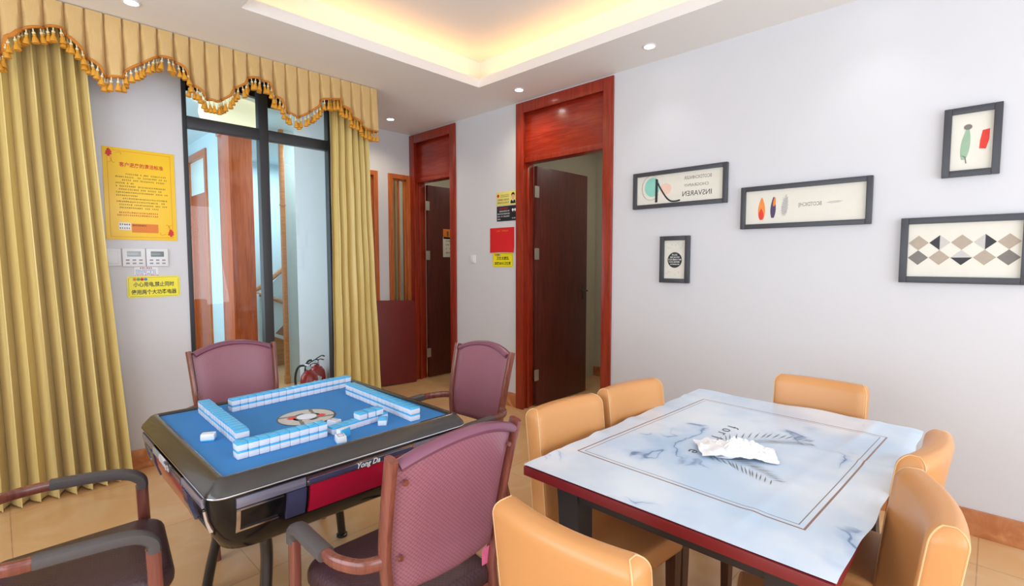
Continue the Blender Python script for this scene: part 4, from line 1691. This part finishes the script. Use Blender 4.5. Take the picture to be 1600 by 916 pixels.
def cushion(bm, outline, z0, z1, r, crown=0.012, n=5):
    """rounded upholstered slab over an outline (list of (x,y), counter-clockwise)"""
    cx = sum(p[0] for p in outline) / len(outline)
    cy = sum(p[1] for p in outline) / len(outline)

    def inset(d):
        out = []
        for (x, y) in outline:
            v = Vector((x - cx, y - cy))
            L = v.length
            out.append((cx + v.x * (1 - d / L), cy + v.y * (1 - d / L)))
        return out
    loops = []
    for k in range(n + 1):
        a = R(90 * k / n)
        loops.append([(x, y, z0 + r - r * math.cos(a) if False else z0 + r * (1 - math.sin(a))) for (x, y) in inset(r * (1 - math.cos(a)))][:] if False else
                     [(x, y, z0 + r * (1 - math.cos(a))) for (x, y) in inset(r * (1 - math.sin(a)))])
    for k in range(n + 1):
        a = R(90 * k / n)
        loops.append([(x, y, z1 - r + r * math.sin(a)) for (x, y) in inset(r * (1 - math.cos(a)))])
    for d, c_ in ((0.06, 0.5), (0.12, 0.85), (0.18, 1.0)):
        loops.append([(x, y, z1 + crown * c_) for (x, y) in inset(r + d)])
    loft(bm, loops)


def plum_chair(label, loc, rz, tagged=False):
    r = thing('armchair', label, 'chair', loc, rz, 'plum armchairs round the mahjong table')
    # seat
    b = bm_new()
    out = []
    for (px_, py_, a0) in ((0.165, 0.19, 0), (-0.165, 0.19, 90), (-0.155, -0.165, 180), (0.155, -0.165, 270)):
        rd = 0.075 if py_ > 0 else 0.04
        for k in range(7):
            a = R(a0 + 15 * k)
            out.append((px_ + rd * math.cos(a), py_ + rd * math.sin(a)))
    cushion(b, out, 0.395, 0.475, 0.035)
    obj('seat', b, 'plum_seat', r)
    b = bm_new()
    tube(b, [(-0.17, -0.19, 0.385), (-0.225, 0.0, 0.385), (-0.262, 0.19, 0.385)], 0.012, 0.018, seg=8, smooth=False)
    tube(b, [(0.17, -0.19, 0.385), (0.225, 0.0, 0.385), (0.262, 0.19, 0.385)], 0.012, 0.018, seg=8, smooth=False)
    tube(b, [(-0.26, 0.19, 0.38), (0.26, 0.19, 0.38)], 0.012, 0.018, seg=8, smooth=False)
    tube(b, [(-0.18, -0.20, 0.395), (0.18, -0.20, 0.395)], 0.012, 0.018, seg=8, smooth=False)
    obj('seat_rail', b, 'brown_tube', r)
    for s in (-1, 1):
        b = bm_new()
        pts = [(s * 0.205, -0.30, 0.0), (s * 0.19, -0.245, 0.22)] + [(s * (post_x(z) + 0.006), post_y(z), z) for z in (0.44, 0.54, 0.62, 0.70, 0.80, 0.90, 0.955)]
        tube(b, pts, 0.0125, 0.021, seg=12, up=(0, 1, 0), power=3.0)
        obj('back_post', b, 'brown_tube', r)
        b = bm_new()
        tube(b, [(s * 0.270, 0.225, 0.0), (s * 0.276, 0.212, 0.30), (s * 0.277, 0.205, 0.585)], 0.016, 0.020, seg=12, up=(0, 1, 0), power=3.0)
        obj('front_leg', b, 'brown_tube', r)
        b = bm_new()
        rear = [(s * 0.212, -0.203, 0.655), (s * 0.262, -0.175, 0.652), (s * 0.292, -0.11, 0.650), (s * 0.298, -0.05, 0.650)]
        tube(b, rear + [(s * 0.297, -0.03, 0.650)], 0.014, 0.018, seg=12, power=3.0)
        arm = obj('armrest', b, 'brown_tube', r)
        b = bm_new()
        tube(b, [(s * 0.2985, -0.055, 0.651), (s * 0.294, 0.05, 0.648), (s * 0.286, 0.13, 0.642), (s * 0.280, 0.175, 0.630), (s * 0.277, 0.204, 0.605), (s * 0.2765, 0.207, 0.575)], 0.023, 0.0185, seg=12, power=3.2)
        obj('arm_pad', b, 'arm_pad', arm)
    # upholstered back, gently dished, arched top
    b = bm_new()

    def bk(off):
        def fn(u, v):
            uu = 2 * u - 1
            ztop = 0.935 + 0.045 * (1 - uu * uu)
            z = 0.545 + (ztop - 0.545) * v + 0.004 * uu * uu * (1 - v)
            hw_ = post_x(min(z, 0.95)) - 0.010
            e = 1.0
            th = 0.018 * (1 - abs(uu) ** 6) * (1 - max(0, (v - 0.93) / 0.07) ** 2) ** 0.5 if v > 0.93 else 0.018 * (1 - abs(uu) ** 6)
            th *= 1 - (max(0, (0.06 - v) / 0.06)) ** 2
            return (uu * hw_ * e, post_y(min(z, 0.99)) - 0.020 * (1 - uu * uu) + off * (th + 0.003), z)
        return fn
    bf = bmesh.new()
    nu, nv = 20, 26
    F, G = bk(1), bk(-1)
    VF = [[bf.verts.new(F(i / nu, j / nv)) for j in range(nv + 1)] for i in range(nu + 1)]
    VG = [[bf.verts.new(G(i / nu, j / nv)) for j in range(nv + 1)] for i in range(nu + 1)]
    for i in range(nu):
        for j in range(nv):
            bf.faces.new((VF[i][j], VF[i + 1][j], VF[i + 1][j + 1], VF[i][j + 1]))
            bf.faces.new((VG[i][j], VG[i][j + 1], VG[i + 1][j + 1], VG[i + 1][j]))
    for i in range(nu):
        for j in (0, nv):
            bf.faces.new((VF[i][j], VG[i][j], VG[i + 1][j], VF[i + 1][j]))
    for j in range(nv):
        for i in (0, nu):
            bf.faces.new((VF[i][j], VF[i][j + 1], VG[i][j + 1], VG[i][j]))
    bmesh.ops.recalc_face_normals(bf, faces=bf.faces[:])
    merge(b, bf)
    back = obj('backrest', b, 'plum', r)
    b = bm_new()
    pts = []
    for k in range(15):
        uu = -0.97 + 1.94 * k / 14
        z = 0.935 + 0.045 * (1 - uu * uu)
        pts.append((uu * 0.209, post_y(z) - 0.020 * (1 - uu * uu), z - 0.006))
    tube(b, pts, 0.026, 0.016, seg=12, smooth=False)
    obj('top_roll', b, 'plum_roll', back)
    for s in (-1, 1):
        for z in (0.66, 0.885):
            b = bm_new()
            bmesh.ops.create_cone(b, cap_ends=True, segments=12, radius1=0.009, radius2=0.007, depth=0.006, matrix=Matrix.Translation((s * (post_x(z) - 0.028), post_y(z) - 0.026, z)) @ Matrix.Rotation(R(90), 4, 'X'))
            obj('rivet', b, 'brown_tube', back)
    if tagged:
        b = bm_new()
        box(b, 0.150, 0.190, -0.196, -0.194, 0.475, 0.53, 0.0008)
        obj('care_tag', b, 'pink', r)
    return r


plum_chair('plum armchair on the far side of the mahjong table by the window', (0.952, 2.892, 0), R(181.9))
plum_chair('plum armchair at the right end of the mahjong table facing left', (1.663, 2.093, 0), R(89.7))
plum_chair('nearest plum armchair seen from behind, with a pink tag by its seat', (0.892, 1.335, 0), R(0.3), True)
plum_chair('plum armchair at the left edge of view, only seat and arms showing', (0.124, 2.092, 0), R(-96.7))

# ================================================================== dining table
dt = thing('dining_table', 'dark red and black dining table under the marble print mat', 'table', (1.89, 0.66, 0))
do = Vector((1.89, 0.66, 0))
DX0, DX1, DY0, DY1 = 1.213, 2.575, 0.215, 1.117
b = bm_new()
box(b, DX0, DX1, DY0, DY1, 0.728, 0.758, 0.002)
bmesh.ops.translate(b, verts=b.verts[:], vec=-do)
obj('tabletop', b, 'table_red', dt)
b = bm_new()
ax0, ax1, ay0, ay1 = DX0 + 0.09, DX1 - 0.09, DY0 + 0.09, DY1 - 0.09
for q in ((ax0, ax0 + .022, ay0, ay1), (ax1 - .022, ax1, ay0, ay1), (ax0, ax1, ay0, ay0 + .022), (ax0, ax1, ay1 - .022, ay1)):
    box(b, q[0], q[1], q[2], q[3], 0.655, 0.728, 0.002)
bmesh.ops.translate(b, verts=b.verts[:], vec=-do)
obj('apron', b, 'table_black', dt)
for (x, y, sx, sy) in ((ax0, ay0, -1, -1), (ax1, ay0, 1, -1), (ax0, ay1, -1, 1), (ax1, ay1, 1, 1)):
    b = bm_new()
    loops = []
    for k in range(9):
        z = 0.728 * (1 - k / 8)
        t = k / 8
        fl = 0.05 * t ** 2.2 - 0.012 * math.sin(PI * t)
        hw_ = 0.042 - 0.008 * t
        cx_, cy_ = x - sx * 0.03 + sx * fl, y - sy * 0.03 + sy * fl
        loops.append([(cx_ - hw_, cy_ - hw_, z), (cx_ + hw_, cy_ - hw_, z), (cx_ + hw_, cy_ + hw_, z), (cx_ - hw_, cy_ + hw_, z)])
    loft(b, loops)
    bmesh.ops.translate(b, verts=b.verts[:], vec=-do)
    obj('leg', b, 'table_black', dt)

# printed mat
MX0, MX1, MY0, MY1 = 1.218, 2.60, 0.2135, 1.119


def mz(x, y):
    """height of the mat: soft buckles, lifted edge, drop over the table edge"""
    z = 0.7602
    wob = 0.5 + 0.5 * mnoise.noise(Vector((x * 3.1, y * 3.1, 1.7)))
    z += 0.0035 * wob
    # creases running across
    z += 0.004 * math.exp(-((y - 0.40 + 0.10 * (x - 1.9)) / 0.02) ** 2) * max(0, min(1, (x - 1.2) / 0.2)) * 0.7
    z += 0.005 * math.exp(-((x - 2.02 - 0.15 * (y - 0.2)) / 0.02) ** 2) * max(0, 1 - (y - 0.16) / 0.35)
    e = max(0.0, (y - 1.03) / 0.09)
    z += 0.009 * min(1, e) * max(0, math.sin(x * 24.0) - 0.5)
    ov = max(0.0, DY0 - y)
    z -= 0.10 * ov + 3.0 * ov * ov
    z += 0.022 * min(1, max(0.0, (DY0 + 0.05 - y) / 0.08)) * math.exp(-((x - 2.10) / 0.07) ** 2)
    z += 0.006 * max(0.0, (x - 2.5) / 0.1) * max(0, math.sin(y * 13 + .5))
    return z


def mfn(u, v):
    x = MX0 + (MX1 - MX0) * u
    y0_ = MY0 - 0.034 * min(1.0, max(0.0, (x - 1.25) / 1.0))
    y = y0_ + (MY1 - y0_) * v
    if v < 0.08:
        y += (0.08 - v) / 0.08 * (0.003 * math.sin(x * 11) + 0.002 * math.sin(x * 27) + 0.012 * math.exp(-((x - 2.00) / 0.05) ** 2)) * min(1.0, (x - MX0) / 0.3)
    if v > 0.92:
        y += (v - 0.92) / 0.08 * (0.003 * math.sin(x * 31))
    return (x, y, mz(x, y) + 0.0015)


b = bm_new()
grid(b, 150, 100, mfn, 0.0015)
mt_ = obj('table_mat', b, 'mat')
tag(mt_, 'white marble print table mat with brown double border on the dining table', 'table mat')
# printed palm fronds and words on the mat
rng = random.Random(3)


def onmat(x, y, d=0.0034):
    return Vector((x, y, mz(x, y) + d))


def frond(path, lens, n, nm, thin=0.0028):
    b_ = bm_new()
    P = catmull([(p[0], p[1], 0) for p in path], 12)
    for k in range(n):
        t = (k + 0.5) / n
        i = min(len(P) - 2, int(t * (len(P) - 1)))
        p, q = P[i], P[i + 1]
        d = (q - p).normalized()
        nn = Vector((-d.y, d.x, 0))
        L = lens * (0.35 + 0.65 * math.sin(PI * (0.15 + 0.75 * t)))
        for sd in (-1, 1):
            tip = p + d * L * 0.75 + nn * sd * L * 0.8
            wv = (tip - p).normalized()
            wn_ = Vector((-wv.y, wv.x, 0)) * thin
            pts = [p, p + (tip - p) * 0.5 + wn_, tip, p + (tip - p) * 0.5 - wn_]
            vs_ = [b_.verts.new(onmat(a.x, a.y)) for a in pts]
            b_.faces.new(vs_)
    bmesh.ops.recalc_face_normals(b_, faces=b_.faces[:])
    for f_ in b_.faces:
        if f_.normal.z < 0:
            f_.normal_flip()
    return obj(nm, b_, 'art_grey', mt_)


frond([(1.87, 0.725), (1.95, 0.69), (2.03, 0.625), (2.085, 0.55), (2.11, 0.48)], 0.082, 17, 'printed_frond', 0.0020)
frond([(1.73, 0.71), (1.735, 0.64), (1.72, 0.58), (1.70, 0.53), (1.665, 0.47)], 0.07, 14, 'printed_frond', 0.0020)
for ch, off in zip('forlife', (-0.19, -0.135, -0.085, -0.025, 0.04, 0.10, 0.175)):
    tx = text('printed_letter', ch, 0.072, 'ink_black', mt_, off, 0, 0, shear=0.12, flat=True, bold=-0.0012)
    for v in tx.data.vertices:
        x, y = 1.905 - v.co.x, 0.752 - v.co.y
        v.co = Vector((x, y, mz(x, y) + 0.0030 + v.co.z))

# crumpled tissue on the mat
ti = thing('tissue_packet', 'crumpled white plastic tissue packet in the middle of the marble print mat', 'tissue packet', (1.80, 0.65, 0.7655))


def rough_sheet(cx, cy, hx, hy, hgt, seed, rot, base=0.0, edge=0.006):
    def fn(u, v):
        a, c_ = 2 * u - 1, 2 * v - 1
        rr = min(1.0, math.sqrt(a * a + c_ * c_) / 1.15)
        q = Vector((a * 2.1 + seed, c_ * 2.1, seed * 1.7))
        n_ = mnoise.noise(q) + 0.6 * abs(mnoise.noise(q * 2.3)) + 0.3 * abs(mnoise.noise(q * 5.0))
        h = hgt * (1 - rr ** 2.2) * (0.62 + 0.6 * n_)
        x = a * hx * (1 + 0.14 * mnoise.noise(Vector((c_ * 2, seed, 0))))
        y = c_ * hy * (1 + 0.14 * mnoise.noise(Vector((a * 2, 0, seed))))
        cr, sr = math.cos(rot), math.sin(rot)
        return (cx + x * cr - y * sr, cy + x * sr + y * cr, base + max(0.002, h + edge * max(0, n_) * rr))
    return fn


b = bm_new()
grid(b, 44, 44, rough_sheet(0.03, -0.035, 0.100, 0.072, 0.050, 2.3, R(-65), 0.001), 0.0012)
obj('crumpled_bag', b, 'tissue', ti, angle=28)
b = bm_new()
grid(b, 20, 16, rough_sheet(-0.02, 0.055, 0.078, 0.055, 0.014, 5.1, R(35), 0.006, 0.012), 0.0012)
obj('loose_flap', b, 'tissue', ti, angle=30)


# ================================================================== tan dining chairs
def tan_chair(label, loc, rz):
    r = thing('dining_chair', label, 'chair', loc, rz, 'tan leather dining chairs')
    b = bm_new()
    box(b, -0.19, 0.19, -0.20, 0.17, 0.385, 0.47, 0.022, 4)
    obj('seat', b, 'tan', r)
    # backrest: thick slab, raked and bowed
    b = bm_new()
    HW, nu, nv = 0.192, 14, 16

    def cx_y(u, z):
        t = (z - 0.36) / 0.53
        return -0.205 - 0.05 * t ** 1.4 - 0.022 * (1 - u * u) * t
    n = 12

    def dims(t):
        top = max(0.0, (t - 0.93) / 0.07)
        sh = math.sqrt(max(0.0, 1 - top * top))
        th = 0.038 * (0.22 + 0.78 * sh)
        hw_ = HW * (1.0 - 0.02 * (1 - t)) - 0.024 * (1 - sh)
        return th, hw_, min(0.014, th * .8)
    # closed cross-section lofted upwards
    loops = []
    TS = [0.93 * k / 12 for k in range(13)] + [0.93 + 0.07 * math.sin(R(90 * k / 7)) for k in range(1, 8)]
    for t in TS:
        z = 0.36 + 0.53 * t
        th, hw_, rr = dims(t)
        L = []
        for k in range(n + 1):
            u = -1 + 2 * k / n
            L.append((u * (hw_ - rr), cx_y(u, z) + th, z))
        L.append((hw_ - rr * .3, cx_y(1, z) + th - rr * .3, z))
        L.append((hw_, cx_y(1, z) + th - rr, z))
        L.append((hw_, cx_y(1, z) - th + rr, z))
        L.append((hw_ - rr * .3, cx_y(1, z) - th + rr * .3, z))
        for k in range(n + 1):
            u = 1 - 2 * k / n
            L.append((u * (hw_ - rr), cx_y(u, z) - th, z))
        L.append((-hw_ + rr * .3, cx_y(1, z) - th + rr * .3, z))
        L.append((-hw_, cx_y(1, z) - th + rr, z))
        L.append((-hw_, cx_y(1, z) + th - rr, z))
        L.append((-hw_ + rr * .3, cx_y(1, z) + th - rr * .3, z))
        loops.append(L)
    loft(b, loops)
    back = obj('backrest', b, 'tan', r, angle=50)
    for s in (-1, 1):
        b = bm_new()
        front, rear = [], []
        for t in [0.22] + TS[4:-1]:
            z = 0.36 + 0.53 * t
            th, hw_, rr = dims(t)
            front.append((s * (hw_ - rr * .3), cx_y(1, z) + th - rr * .3, z))
            rear.append((s * (hw_ - rr * .3), cx_y(1, z) - th + rr * .3, z))
        tube(b, front + rear[::-1], 0.0019, seg=6, smooth=False)
        obj('seam', b, 'tan_seam', back)
    for (sx, sy) in ((-1, 1), (1, 1), (-1, -1), (1, -1)):
        b = bm_new()
        x, y = sx * 0.165, (0.14 if sy > 0 else -0.185)
        loops = []
        for k in range(3):
            z = 0.39 - 0.195 * k
            hw_ = 0.021 - 0.003 * k
            yy = y - (0.03 * k / 2 if sy < 0 else 0)
            loops.append([(x - hw_, yy - hw_, z), (x + hw_, yy - hw_, z), (x + hw_, yy + hw_, z), (x - hw_, yy + hw_, z)])
        loft(b, loops)
        obj('leg', b, 'chair_leg', r)
    return r


def back_at(cx, cy, rz):
    """root position that puts the top of the backrest at (cx, cy)"""
    return (cx + 0.262 * -math.sin(rz), cy + 0.262 * math.cos(rz), 0)


for lab, cx, cy, deg in (('tan dining chair at the table corner beside the plum chair, facing the mat', 1.570, 1.225, 180 - 5),
                         ('tan dining chair second from the plum chair, by the near doorway', 2.01, 1.19, 180 - 9),
                         ('tan dining chair at the far end of the table by the picture wall', 2.71, 0.575, 91),
                         ('tan dining chair farther along the right side, mostly hidden by its neighbour', 1.985, 0.118, -6),
                         ('tan dining chair nearest the right corner, its backrest side showing', 1.545, 0.082, 15),
                         ('nearest tan dining chair seen from behind at the near end of the table', 0.812, 0.640, -91)):
    tan_chair(lab, back_at(cx, cy, R(deg)), R(deg))
